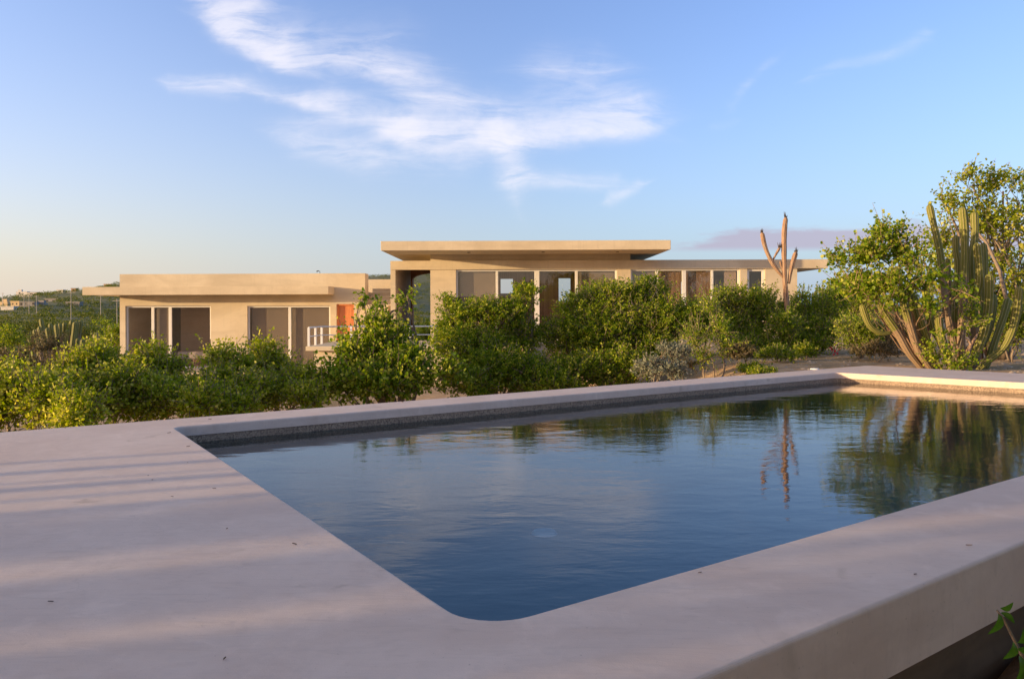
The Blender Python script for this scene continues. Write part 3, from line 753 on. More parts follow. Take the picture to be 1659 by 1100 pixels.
plant('leafy_shrub', 'loose shrub before the blank wall between the low house windows', 'shrub', base_at(370, 12.5),
      [lobe(352, 590, 12.5, 18, 26), lobe(384, 600, 12.5, 20, 26), lobe(350, 630, 12, 36, 28), lobe(395, 640, 11.8, 34, 30), lobe(370, 662, 11.2, 50, 20)], L_BRIGHT, .048, 1100, seed=4, sprays=.12, group='shrubs behind the pool deck')
plant('leafy_shrub', 'shrub before the second window of the low house', 'shrub', base_at(440, 13),
      [lobe(428, 580, 13, 18, 26), lobe(448, 610, 13, 36, 30), lobe(480, 628, 12.6, 34, 28), lobe(430, 640, 12.2, 40, 26), lobe(500, 648, 12, 34, 20)], L_BRIGHT, .048, 1300, seed=5, sprays=.08, group='shrubs behind the pool deck')
plant('small_tree', 'open branched leafy tree before the outdoor stair, with spiky top shoots', 'tree', base_at(640, 13.5),
      [lobe(616, 527, 13.5, 27, 17), lobe(652, 498, 13.5, 9, 15), lobe(660, 482, 13.5, 6, 8), lobe(590, 492, 13.5, 6, 12), lobe(585, 478, 13.5, 4, 8), lobe(608, 505, 13.5, 7, 14), lobe(574, 552, 13.6, 15, 10), lobe(632, 552, 13.3, 42, 22), lobe(588, 580, 13.2, 48, 26), lobe(655, 590, 13, 46, 24), lobe(620, 620, 12.8, 90, 26), lobe(548, 622, 12.8, 40, 30), lobe(715, 615, 12.8, 32, 24)],
      L_MID, .062, 1500, seed=6, sprays=.14, trunk=.05, wide=.85)
plant('dense_shrub', 'tall dense dark green shrub with rounded crowns before the first big window bays', 'shrub', base_at(800, 15),
      [lobe(815, 512, 15, 56, 30), lobe(850, 482, 15, 24, 25), lobe(762, 506, 15, 50, 24), lobe(722, 494, 15, 22, 14), lobe(846, 548, 15, 38, 44), lobe(765, 560, 14.6, 70, 44), lobe(805, 600, 14.0, 80, 44), lobe(735, 545, 15, 42, 34), lobe(860, 612, 13.8, 60, 34), lobe(760, 625, 13.4, 60, 26)],
      L_DENSE, .041, 4500, per=13, seed=7, twiglen=.15, trunk=.06, wide=.72, sprays=.03, shell=.2)
plant('dense_shrub', 'broadest dense green shrub, below the right end of the raised roof', 'shrub', base_at(990, 15.5),
      [lobe(1045, 480, 15.5, 42, 31), lobe(985, 486, 15.5, 52, 30), lobe(930, 506, 15.5, 34, 30), lobe(912, 552, 15.2, 40, 44), lobe(975, 545, 15.2, 74, 58), lobe(1068, 528, 15.2, 62, 48), lobe(930, 605, 14.2, 60, 38), lobe(1005, 598, 14.2, 66, 34), lobe(1118, 515, 15.4, 34, 30), lobe(1140, 535, 15.6, 26, 26), lobe(1060, 570, 14.8, 40, 26), lobe(900, 625, 13.6, 50, 22)],
      L_DENSE, .041, 5600, per=13, seed=8, twiglen=.17, trunk=.07, wide=.72, sprays=.03, shell=.2)
plant('silver_bush', 'low silver grey bush at the pool edge, under the broad green shrub', 'bush', base_at(1075, 12.3),
      [lobe(1050, 596, 12.2, 28, 16), lobe(1088, 600, 12.1, 28, 14), lobe(1098, 574, 12.5, 24, 16), lobe(1078, 566, 12.6, 14, 8)], L_GREY, .045, 420, seed=9, wide=.45, twiglen=.10, trunk=.02)
plant('slender_shrub', 'thin multi stemmed young shrub on the bare brown bank', 'shrub', base_at(1153, 13.2),
      [lobe(1130, 548, 13.2, 18, 22), lobe(1160, 538, 13.2, 20, 20), lobe(1178, 560, 13.2, 14, 16), lobe(1140, 580, 13.2, 20, 12), lobe(1150, 505, 13.2, 16, 12)], L_MID, .034, 330, seed=10, sprays=.1, trunk=.022)
plant('leafy_shrub', 'shrub before the dark right windows, left of the dead cactus', 'shrub', base_at(1210, 17),
      [lobe(1190, 487, 17, 26, 20), lobe(1155, 492, 17, 20, 15), lobe(1160, 522, 17, 36, 26), lobe(1215, 500, 17, 38, 30), lobe(1245, 510, 16.8, 34, 38), lobe(1185, 528, 16.8, 32, 24), lobe(1225, 550, 16.4, 30, 20), lobe(1200, 568, 16, 40, 14), lobe(1250, 565, 16, 30, 18)], L_MID, .042, 2300, seed=11, sprays=.08, shell=.15)
plant('leafy_shrub', 'rounded shrub around the foot of the dead cactus, on its right', 'shrub', base_at(1312, 17.5),
      [lobe(1274, 528, 16.0, 22, 22), lobe(1300, 500, 17.5, 24, 26), lobe(1330, 510, 17.5, 30, 30), lobe(1310, 540, 17.2, 38, 24), lobe(1350, 490, 18, 26, 22), lobe(1280, 545, 17, 18, 22), lobe(1300, 560, 16.8, 44, 12), lobe(1335, 545, 17, 26, 20)], L_MID, .042, 2200, seed=12, sprays=.06)
plant('dense_shrub', 'shrub right of the dead cactus below the end of the lower roof', 'shrub', base_at(1375, 21),
      [lobe(1345, 478, 21, 20, 14), lobe(1375, 470, 21, 26, 20), lobe(1410, 478, 21, 30, 24), lobe(1380, 505, 21, 40, 22)], L_MID, .042, 1300, seed=13, sprays=.05)
plant('small_tree', 'leafy tree with long drooping sprays over the left arms of the big green cactus', 'tree', (at(1500, 590, 13.6).x, 13.6, gz(at(1500, 590, 13.6).x, 13.6)),
      [lobe(1445, 380, 12.6, 30, 18), lobe(1425, 418, 12.6, 38, 20), lobe(1475, 415, 12.5, 26, 30), lobe(1380, 422, 12.8, 24, 14), lobe(1460, 462, 12.4, 46, 20), lobe(1395, 468, 12.8, 36, 16), lobe(1518, 448, 12.2, 18, 14), lobe(1440, 492, 12.5, 24, 9), lobe(1355, 425, 13.2, 20, 10), lobe(1365, 455, 13.4, 26, 12), lobe(1500, 500, 12.3, 22, 12), lobe(1560, 470, 12.2, 14, 14)],
      L_MID, .058, 720, per=9, seed=14, sprays=.14, trunk=.024, shell=.2, wide=.9, barkm=M_DEAD)
plant('tall_tree', 'tallest loose leafed tree rising behind the big green cactus', 'tree', (at(1610, 590, 15.5).x, 15.5, gz(8, 15.5)),
      [lobe(1575, 300, 15.5, 40, 26), lobe(1625, 310, 15.5, 42, 32), lobe(1545, 345, 15.5, 32, 28), lobe(1590, 360, 15.5, 46, 34), lobe(1520, 385, 15.6, 30, 26), lobe(1500, 430, 15.7, 40, 26), lobe(1530, 325, 15.5, 22, 14), lobe(1640, 380, 15.5, 50, 46), lobe(1550, 410, 15.6, 44, 36), lobe(1610, 440, 15.5, 60, 40), lobe(1680, 330, 15.8, 50, 50), lobe(1700, 440, 15.8, 60, 70), lobe(1560, 480, 15.8, 60, 40), lobe(1650, 500, 15.5, 60, 50)],
      L_BRIGHT, .062, 1650, per=9, seed=15, sprays=.2, trunk=.07, shell=.1, wide=.85)
for i, (px, Y, r_) in enumerate(((1160, 12.0, 26), (1200, 12.0, 24), (1240, 12.3, 24), (1225, 12.9, 20), (1130, 12.2, 16))):
    b = base_at(px, Y); z_ = b[2]
    plant('ground_shrub', ['low leafy ground plant beside the silver bush at the deck edge', 'low leafy ground plant midway between silver bush and dead cactus, at the deck edge', 'low leafy ground plant nearest the dead cactus at the deck edge',
          'small low plant on the slope behind the deck edge plants', 'yellowish small plant touching the silver bush'][i], 'plant', b,
          [(b[0] - .08, Y, z_ + .10, r_ * Y / F, .2, .11), (b[0] + .1, Y + .1, z_ + .08, r_ * Y / F * .8, .2, .09)], L_DENSE if i != 4 else L_DRY, .032, 150, seed=20 + i, twiglen=.09, trunk=.012)
for i, (px, Y, py, rx_, ry_, mt, lb) in enumerate(((1195, 14.2, 568, 22, 11, L_DRY, 'dry straw coloured brush on the bank right of the slender shrub'), (1262, 14.6, 572, 26, 10, L_MID, 'low green brush on the bank before the dead cactus foot'),
        (1305, 15.2, 566, 14, 8, L_DENSE, 'small dark brush left of the red flowers'), (1420, 14.8, 565, 34, 9, L_DRY, 'dry grassy brush on the slope left of the cactus base'), (1095, 13.4, 585, 24, 9, L_DRY, 'yellow brown brush between silver bush and slender shrub'))):
    plant('low_brush', lb, 'bush', base_at(px, Y), [lobe(px, py, Y, rx_, ry_), lobe(px - rx_ * .7, py + 5, Y, rx_ * .7, ry_ * .8), lobe(px + rx_ * .7, py + 5, Y - .2, rx_ * .7, ry_ * .8)], mt, .03, 260, seed=400 + i, shell=.1, trunk=.012, twiglen=.1)
# brush behind the cactus
for i, (px, Y, py, rx_, ry_, mt, lb) in enumerate(((1392, 15.5, 530, 34, 20, L_MID, 'leafy green bush left of the big green cactus'), (1455, 17, 530, 44, 26, L_DRY, 'dry brown brush behind the left arms of the big cactus'),
        (1640, 14.6, 520, 34, 30, L_DENSE, 'dark green bush at the right edge behind the big cactus'), (1600, 19, 500, 70, 40, L_DRY, 'pale dry thicket far behind the right arms of the big cactus'),
        (1500, 22, 490, 60, 34, L_SCRUB, 'dark bush far behind the middle of the big cactus'))):
    plant('brush', lb, 'bush', base_at(px, Y), [lobe(px, py, Y, rx_, ry_), lobe(px - rx_ * .6, py + 16, Y, rx_ * .7, ry_ * .9), lobe(px, py + 26, Y, rx_, ry_ * .8), lobe(px + rx_ * .6, py + 10, Y, rx_ * .6, ry_ * .7)], mt, .034, 560, seed=40 + i, shell=.1, trunk=.03)

# --- stones, fallen leaves and dry grass on the bare bank
rg = np.random.default_rng(77)
def scatter(n, x0, x1, y0, y1):
    x = rg.uniform(x0, x1, n); y = rg.uniform(y0, y1, n); k = (inside_dist(x, y) < -.1); return x[k], y[k]
x, y = scatter(5200, 1.5, 15, 8, 24); k = rg.random(len(x)) < np.clip(.6 + wob(x, y, 1.6, 5) * .7, .1, 1); x, y = x[k], y[k]; z = ground_z(x, y); n = len(x)
sz = rg.gamma(2.0, .011, n) + .008
octa = np.array([[1, 0, 0], [0, 1, 0], [-1, 0, 0], [0, -1, 0], [0, 0, 1], [.6, .6, .5], [-.5, .6, .4]], float)[[0, 1, 2, 3, 4]]
V = np.stack([x, y, z], 1)[:, None] + octa[None] * sz[:, None, None] * rg.uniform(.6, 1.4, (n, 5, 3)) * np.array([1, 1, .6])
o = np.arange(n)[:, None, None] * 5; Fs = (o + np.array([[0, 1, 4], [1, 2, 4], [2, 3, 4], [3, 0, 4]])[None]).reshape(-1, 3)
M_STONE = flat('pale_stone', (.42, .33, .25), .9, 0, .25, 3)
tag(npmesh('loose_stones', V.reshape(-1, 3), Fs, M_STONE, None, False), 'small loose stones on the bare brown bank', 'stones', kind='stuff')
x, y = scatter(26000, 1.5, 15, 8, 24); k = rg.random(len(x)) < np.clip(wob(x, y, 1.1, 8) * 1.3 - .35, 0, 1); x, y = x[k], y[k]; z = ground_z(x, y); n = len(x)
h = rg.uniform(.04, .14, n); an = rg.uniform(0, 6.28, n); le = rg.normal(size=(n, 2)) * .05
b0 = np.stack([x, y, z - .01], 1); sdv = np.stack([np.cos(an), np.sin(an), an * 0], 1) * .004
V = np.stack([b0 - sdv, b0 + sdv, b0 + np.concatenate([le, h[:, None]], 1)], 1).reshape(-1, 3); Fs = np.arange(n * 3).reshape(-1, 3)
tag(npmesh('dry_grass', V, Fs, L_DRY, None, False), 'sparse dry grass tufts on the brown bank beyond the pool', 'grass', kind='stuff')

# --- big organ pipe cactus
def ribbed(pts, r, ribs=10, cork=(1.1, 1.2), tip=True, seed=0, step=.035):
    """ribbed column along a smooth path; cork: from which share of the length (tip = 1) the skin is corky (below)"""
    P_ = [Vector(p) for p in pts]
    # Catmull-Rom resample
    C = [P_[0] * 2 - P_[1]] + P_ + [P_[-1] * 2 - P_[-2]]; path = []
    for i in range(1, len(C) - 2):
        a, b, c, d = C[i - 1], C[i], C[i + 1], C[i + 2]; n = max(2, int((c - b).length / step))
        for k in range(n):
            t = k / n; path.append(.5 * ((2 * b) + (c - a) * t + (2 * a - 5 * b + 4 * c - d) * t * t + (3 * b - a - 3 * c + d) * t ** 3))
    path.append(P_[-1]); N = len(path); L = sum((path[i + 1] - path[i]).length for i in range(N - 1))
    rnd = random.Random(seed); nseg = ribs * 4; up = Vector((0.3, 1, 0)); vs = []; rib = []; ck = []; s = 0; ph = rnd.random() * 6
    for i, p in enumerate(path):
        if i: s += (path[i] - path[i - 1]).length
        t = (path[min(i + 1, N - 1)] - path[max(i - 1, 0)]).normalized()
        a = (up - t * up.dot(t)).normalized(); up = a; b = t.cross(a)
        e = L - s; rad = r * (1 + .06 * math.sin(s * 5 + ph) + .035 * math.sin(s * 13 + ph * 2)) * (1 if e > r * 1.6 else max(.12, math.sqrt(max(0, 1 - (1 - e / (r * 1.6)) ** 2))))
        base_t = min(1, .55 + s / .35 * .45) if s < .35 else 1
        rad *= base_t
        u = s / L; c_ = max(0.0, min(1.0, (cork[1] - u) / max(.01, cork[1] - cork[0]) )) if cork[0] < 1 else 0
        for j in range(nseg):
            q = 2 * math.pi * j / nseg; h = .5 + .5 * math.cos(q * ribs); rr_v = rad * (.80 + .22 * h ** .8)
            jit = 1 + (rnd.random() - .5) * .03
            vs.append(p + (a * math.cos(q) + b * math.sin(q)) * rr_v * jit); rib.append(h); ck.append(c_)
    fs = []
    for i in range(N - 1):
        for j in range(nseg):
            k = (j + 1) % nseg; fs.append((i * nseg + j, i * nseg + k, (i + 1) * nseg + k, (i + 1) * nseg + j))
    fs += [tuple(range(nseg))[::-1], tuple((N - 1) * nseg + j for j in range(nseg))]
    return vs, fs, rib, ck
def stem(parent, pts, r, ribs=10, cork=(1.1, 1.2), m=None, name='stem', seed=0):
    vs, fs, rib, ck = ribbed(pts, r, ribs, cork, seed=seed)
    me = bpy.data.meshes.new(name); me.from_pydata([tuple(v) for v in vs], [], fs)
    for nm, arr in (('rib', rib), ('cork', ck)):
        at_ = me.attributes.new(nm, 'FLOAT', 'POINT'); at_.data.foreach_set('value', arr)
    me.polygons.foreach_set('use_smooth', [True] * len(me.polygons))
    return link(name, me, m or M_CACTUS, parent)
YC = 13.0
bc = at(1545, 600, YC); gb = gz(bc.x, YC)
oc = thing('organ_pipe_cactus', 'huge many armed green ribbed cactus beyond the right end of the pool', 'cactus', (bc.x, YC, gb))
zq = lambda zx, zy, Y: tuple(at(1380 + zx * .309, 260 + zy * .309, Y))
stems = [  # base to tip, zoom pixels; depth offset, radius px, cork
    ([(560, 1090), (500, 800), (482, 640), (465, 500), (445, 400), (420, 300), (405, 228)], .15, 5.0, (.50, .66)),
    ([(575, 1090), (572, 950), (582, 800), (590, 600), (592, 400), (580, 242)], .0, 6.0, (.40, .72)),
    ([(640, 1080), (645, 900), (640, 700), (632, 520), (645, 400), (643, 268)], .35, 5.6, (.2, .35)),
    ([(545, 1080), (540, 900), (545, 700), (558, 560), (548, 480), (545, 392)], .3, 5.2, (.3, .4)),
    ([(622, 752), (650, 715), (668, 650), (668, 560), (655, 430)], -.15, 5.4, (1.1, 1.2)),
    ([(650, 1080), (680, 900), (694, 750), (695, 560), (690, 432)], .5, 5.0, (.1, .2)),
    ([(600, 1095), (650, 1010), (695, 890), (718, 750), (722, 592)], -.25, 6.0, (1.1, 1.2)),
    ([(650, 1085), (720, 1045), (800, 975), (855, 840), (880, 660)], -.3, 5.6, (1.1, 1.2)),
    ([(700, 1060), (750, 950), (795, 820), (822, 722)], .4, 5.4, (1.1, 1.2)),
    ([(205, 905), (150, 903), (90, 860), (50, 752)], -.1, 4.8, (1.1, 1.2)),
    ([(380, 1080), (300, 1010), (240, 905), (170, 800), (120, 690)], -.1, 5.2, (.5, .6)),
    ([(425, 1095), (350, 1000), (300, 850), (270, 740), (262, 640)], -.2, 5.2, (.35, .9)),
    ([(450, 1095), (395, 1010), (345, 880), (312, 740), (300, 640)], .15, 4.8, (.5, .95)),
    ([(470, 1090), (425, 1010), (380, 900), (345, 800), (320, 700)], -.05, 5.2, (1.1, 1.2)),
    ([(520, 1090), (470, 960), (425, 880), (398, 770), (385, 650)], .1, 5.2, (1.1, 1.2)),
    ([(560, 1100), (510, 1040), (475, 950), (458, 860), (452, 800)], -.35, 5.6, (1.1, 1.2)),
    ([(535, 1080), (518, 900), (508, 700), (500, 510)], .45, 4.6, (.9, 1.0)),
    ([(590, 1095), (600, 1000), (690, 950), (740, 800), (745, 700)], .6, 5.0, (.2, .3))]
for i, (pp, dy, rp, ck) in enumerate(stems):
    Yb = YC + dy; pts = [zq(a, b, YC + dy * (.35 + .65 * k / (len(pp) - 1))) for k, (a, b) in enumerate(pp)]
    if i not in (4, 9): pts[0] = (pts[0][0], pts[0][1], min(pts[0][2], gb) - .05)
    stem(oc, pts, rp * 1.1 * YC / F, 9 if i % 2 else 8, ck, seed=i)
m = MB(); m.tube([zq(590, 1100, 12.6), zq(600, 1020, 12.6), zq(625, 965, 12.6), zq(600, 930, 12.6)], [.055, .04, .03, .012], 7).tube([zq(625, 965, 12.6), zq(660, 910, 12.6)], [.028, .012], 6)
m.tube([zq(595, 1020, 12.6), zq(550, 975, 12.6), zq(500, 930, 12.6)], [.02, .014, .006], 6)
tag(m.build('woody_stump', M_DEAD, None, True), 'bare forked woody stem in the middle foot of the big cactus', 'stump')
plant('climbing_shrub', 'small leafy plant growing among the feet of the cactus stems', 'plant', (at(1535, 600, 12.5).x, 12.5, gb),
      [lobe(1518, 570, 12.5, 14, 24), lobe(1570, 520, 12.6, 16, 22), lobe(1545, 585, 12.4, 24, 12), lobe(1535, 545, 12.6, 8, 14), lobe(1575, 590, 12.4, 10, 9)], L_MID, .045, 130, seed=60, trunk=.012)
# dead cactus
YD = 16.6
bd_ = at(1273, 590, YD); gd = gz(bd_.x, YD)
dc_ = thing('dead_cactus', 'bare brown dead cactus trunk with three upright arms above the shrubs', 'cactus', (bd_.x, YD, gd))
q = lambda zx, zy, Y=YD: tuple(at(1180 + zx * .2545, 340 + zy * .2545, Y))
fb = q(378, 850); fb = (fb[0], fb[1], gd - .1)
stem(dc_, [fb, q(376, 700), q(368, 560), q(358, 430), q(355, 300), q(356, 150), q(366, 45)], 3.9 * YD / F, 8, (1.1, 1.2), M_DEAD, 'trunk', 3)
stem(dc_, [q(352, 430), q(320, 395), q(275, 330), q(235, 240), q(213, 142)], 3.5 * YD / F, 8, (1.1, 1.2), M_DEAD, 'arm', 4)
stem(dc_, [q(385, 470), q(395, 400), q(412, 330), q(432, 265)], 4.2 * YD / F, 6, (1.1, 1.2), M_DEAD, 'arm', 5)
stem(dc_, [q(286, 316), q(302, 285), q(318, 258), q(328, 238)], 3.0 * YD / F, 6, (1.1, 1.2), M_DEAD, 'arm', 6)
stem(dc_, [q(350, 395), q(334, 350), q(330, 322)], 2.2 * YD / F, 6, (1.1, 1.2), M_DEAD, 'arm', 7)
rnd = random.Random(4)
for (a, b) in ((366, 45), (430, 265), (213, 142), (328, 236)):
    m = MB()
    for k in range(6):
        p0 = Vector(q(a + rnd.uniform(-7, 7), b + 6)); m.tube([p0, p0 + Vector((rnd.uniform(-.04, .04), rnd.uniform(-.04, .04), rnd.uniform(.04, .14)))], [.014, .003], 4)
    m.build('splintered_tip', M_CHAR, dc_)

# --- sprig at the lower right corner, near the camera
sg = thing('leafy_sprig', 'small green leafed sprig close by at the lower right corner', 'plant', (at(1668, 1150, 1.75).x, 1.75, -.62))
s0 = Vector(at(1690, 1180, 1.75)); pth = [Vector((s0.x + .1, 1.8, -.65)), s0, at(1655, 1060, 1.75), at(1640, 1030, 1.75), at(1625, 1000, 1.74), at(1615, 988, 1.73)]
MB().tube(pth, [.006, .005, .0042, .0035, .0028, .002], 7).build('stem', M_BARK, sg, True)
def big_leaf(a, b, wd, bend=.25, cup=.25, n=9, flip=1):
    a, b = Vector(a), Vector(b); d = b - a; L = d.length; t = d.normalized(); side = t.cross(Vector((.2, -1, .25))).normalized() * flip; nr = side.cross(t).normalized()
    vs, fs = [], []
    for i in range(n + 1):
        u = i / n; wv = wd * math.sin(math.pi * min(1, u * .96 + .04)) ** .75 * (1 - .25 * u); c = a + d * u + nr * (math.sin(math.pi * u) * bend * L - u * u * bend * L * .8)
        for s in (-1, -.5, 0, .5, 1): vs.append(c + side * wv * s + nr * abs(s) * wv * cup)
    for i in range(n):
        for j in range(4): k = i * 5 + j; fs.append((k, k + 1, k + 6, k + 5))
    return MB().add(vs, fs)
Yq = 1.74
for (ax_, ay_, bx_, by_, wd) in ((1622, 992, 1645, 1008, .0075), (1618, 992, 1606, 1028, .010), (1621, 985, 1642, 978, .008), (1646, 1040, 1662, 1022, .013), (1650, 1052, 1672, 1046, .012),
                                (1642, 1040, 1630, 1068, .011), (1652, 1062, 1650, 1108, .015), (1660, 1075, 1640, 1130, .014), (1665, 1100, 1690, 1090, .014)):
    big_leaf(at(ax_, ay_, Yq), at(bx_, by_, Yq - .02), wd).build('leaf', L_SPRIG, sg, True)

# unseen trees added behind the camera, right side, to darken the deck's near face
for i, (x_, y_, h_, r_) in enumerate(((3.6, -.9, 3.6, 1.5), (6.3, .4, 4.2, 1.9), (1.6, -3.4, 4.0, 1.7), (5.0, -4.5, 5.0, 2.2), (4.9, 1.25, 2.6, 1.25))):
    z0 = gz(x_, y_)
    plant('added_shade_tree', 'dense tree added out of frame to shade the near face of the pool deck', 'tree', (x_, y_, z0), [(x_, y_, z0 + h_ * .7, r_, r_, h_ * .3), (x_ + .4, y_ - .3, z0 + h_ * .35, r_, r_, h_ * .3), (x_ - .3, y_ + .2, z0 + .5, r_ * .9, r_ * .8, .5)],
          L_MID, .11, 1500, seed=300 + i, group='trees added out of frame for shade', trunk=.1, twiglen=.3)

# --- dry litter on the deck
rnd = random.Random(11)
spots = [(82, 974), (477, 881), (347, 791), (279, 804), (247, 777), (240, 770), (304, 749), (305, 723), (1570, 883), (1483, 930), (1134, 927), (274, 701), (364, 1066), (105, 693), (382, 681), (340, 679), (652, 651), (368, 856)]
where = ['nearest the bottom left corner', 'beside the left pool edge, alone', 'between the shadow stripes, dark one nearest the pool', 'on the left deck, larger of a close pair', 'on the left deck, smaller of a close pair', 'uppermost of the close group on the left deck',
         'beside the pool corner, between shadow stripes', 'beside the far left pool corner, on a bright stripe', 'reddish one on the near coping at the right', 'dark one on the near coping at the right', 'on the near coping beside the water, mid length', 'touching the far left pool corner',
         'small speck low on the deck near the bottom edge', 'on the far deck edge at the left', 'on the far coping just right of the corner', 'on the far coping edge before the shrubs', 'pale bit on the far coping before the small tree', 'tan bit among the lower stripes of the left deck']
for (px, py), wh in zip(spots, where):
    c = on(px, py, .004); L = .006 + .005 * rnd.random(); a = rnd.random() * 6; Y = c.y; L *= max(1, Y / 4)
    vs, fs = [], []
    for i in range(5):
        u = i / 4; wv = L * .42 * math.sin(math.pi * (.08 + .84 * u))
        for s in (-1, 0, 1): vs.append((c.x + math.cos(a) * L * (u - .5) * 2 - math.sin(a) * wv * s, c.y + math.sin(a) * L * (u - .5) * 2 + math.cos(a) * wv * s, .003 + abs(s) * L * .25 + .25 * L * u * u))
    for i in range(4):
        for j in range(2): k = i * 3 + j; fs.append((k, k + 1, k + 4, k + 3))
    o = MB().add(vs, fs).build('dry_leaf', M_DEAD if px in (1570, 368, 652) else M_CHAR)
    tag(o, 'curled dry leaf ' + wh, 'leaf', 'dry leaves on the deck')
c = on(1320, 598.5, .0)
n = 20; m = MB(); m.add([(c.x + .07 * math.cos(2 * math.pi * i / n), c.y + .07 * math.sin(2 * math.pi * i / n), .001) for i in range(n)] + [(c.x + .06 * math.cos(2 * math.pi * i / n), c.y + .06 * math.sin(2 * math.pi * i / n), .016) for i in range(n)],
    [tuple(n + i for i in range(n))] + [(i, (i + 1) % n, n + (i + 1) % n, n + i) for i in range(n)])
tag(m.build('deck_lid', M_RAIL), 'small round white lid on the far corner of the deck', 'lid')
# red flower low on the bank
fx = thing('red_flower', 'small bright red flowering plant on the bank right of the dead cactus', 'flower', base_at(1352, 16.5))
fm_ = MB(); b = Vector(base_at(1352, 16.5)); rnd = random.Random(2)
M_RED = flat('red_petal', (.65, .02, .03), .6)
for k in range(14):
    p = b + Vector((rnd.uniform(-.13, .13), rnd.uniform(-.1, .1), rnd.uniform(.03, .17))); q2 = p + Vector((rnd.uniform(-.05, .05), rnd.uniform(-.05, .05), rnd.uniform(.0, .05)))
    big_leaf(p, q2, .026, n=3).build('petal', M_RED, fx)
MB().tube([b, b + Vector((0, 0, .12))], .006, 5).build('stem', M_BARK, fx)

# ------------------------------------------------------------------ trees left behind the camera that stripe the deck
tn = Vector((-sd.y, sd.x, 0)).normalized(); tl = Vector((sd.x, sd.y, 0)).normalized()
def pa(p_, a_): v = tn * p_ + tl * a_; return v.x, v.y
for i, (p0_, p1_, h_) in enumerate(((-3.2, -1.6, 2.4), (-1.45, .1, 2.5), (.3, 1.0, 2.2), (1.2, 1.62, 2.1), (1.84, 2.32, 2.2), (2.56, 3.02, 2.1), (3.24, 3.85, 2.0))):
    a_ = -10.5 - (i % 3) * .5; p_ = (p0_ + p1_) / 2; r_ = (p1_ - p0_) / 2 + .13; x_, y_ = pa(p_, a_); z0 = gz(x_, y_)
    plant('upright_shrub', 'upright leafy shrub standing out of frame to the left of the deck', 'shrub', (x_, y_, z0),
          [(x_, y_, zz, r_, r_, .45) for zz in np.arange(z0 + .5, h_ - .35, .4)], L_MID, .05, int(1800 * max(r_, .4)) + 500, seed=70 + i, group='shrubs out of frame to the left', twiglen=.09)
for i, (p_, r_, h_) in enumerate(((4.0, .05, 2.2), (4.28, .03, 1.9), (4.55, .055, 2.1), (4.72, .02, 1.7), (5.02, .05, 1.9), (5.36, .03, 1.6))):
    x_, y_ = pa(p_, -9.5 - (i % 2) * .8); z0 = gz(x_, y_)
    t_ = thing('column_cactus', 'slim column cactus standing out of frame to the left of the deck', 'cactus', (x_, y_, z0), 'cacti out of frame to the left')
    stem(t_, [(x_, y_, z0 - .05), (x_ + .05, y_ + .02, (z0 + h_) / 2), (x_, y_ + .02, h_)], r_, 8, (.0, .3), seed=90 + i)

# ------------------------------------------------------------------ background: left valley
protos = []
for k, (mt, lf) in enumerate(((L_SCRUB, .06), (L_DENSE, .06), (L_DRY, .05))):
    protos.append((mt, lf))
rnd = random.Random(5)
mid = [(15, 40, 545, 30), (70, 44, 556, 30), (150, 36, 575, 34), (180, 46, 560, 26), (30, 30, 585, 40), (105, 33, 590, 36), (165, 60, 532, 22), (120, 66, 540, 26), (60, 62, 530, 22), (10, 58, 528, 26), (190, 38, 545, 20), (-30, 36, 570, 40), (140, 52, 548, 22)]
mk = ['dark green', 'green', 'brownish dry']
mplace = ['behind the shrubs at the left edge, left of the distant cactus clump', 'below the distant cactus clump at its foot', 'right of the distant cactus clump, low by the house corner', 'touching the left house corner', 'brown and low at the left edge behind the yellow green shrub',
          'just behind the yellow green shrubs, below the cactus clump', 'behind and right of the cactus clump', 'directly behind the cactus clump', 'behind the left side of the cactus clump', 'far at the left edge', 'halfway up the house corner', 'mostly beyond the left frame edge', 'right foot of the cactus clump']
for i, ((px, Y, py, rp), pl) in enumerate(zip(mid, mplace)):
    kk = 2 if i in (4, 5, 1) else (1 if i in (0, 3, 10, 6) else 0)
    plant('scrub_bush', '%s bush %s' % (mk[kk], pl), 'bush', base_at(px, Y), [lobe(px, py, Y, rp, 16), lobe(px - rp * .6, py + 10, Y, rp * .7, 12), lobe(px + rp * .6, py + 9, Y, rp * .7, 12)],
          (L_SCRUB, L_DENSE, L_DRY)[kk], .085, 260, per=9, seed=100 + i, twiglen=.3, group='bushes between the deck and the valley', shell=.3)
for i, (px, Y, py, rp, lb) in enumerate(((678, 44, 545, 12, 'green bush seen low through the arched passage, left one'), (694, 41, 536, 14, 'yellowish bush seen through the arched passage, beside its right wall'), (680, 62, 524, 16, 'dark bush farther off through the arched passage, under the hill'))):
    plant('scrub_bush', lb, 'bush', base_at(px, Y), [lobe(px, py, Y, rp, 14), lobe(px + 8, py + 14, Y, rp, 12), lobe(px - 6, py + 18, Y, rp, 12)], (L_MID, L_BRIGHT, L_SCRUB)[i], .085, 240, per=9, seed=140 + i, twiglen=.3, shell=.3)
YK = 48
kc = thing('cactus_clump', 'distant clump of many upright cactus columns left of the low house', 'cactus', base_at(95, YK))
kz = lambda zx, zy, Y: tuple(at(zx * .1266, 440 + zy * .1266, Y))
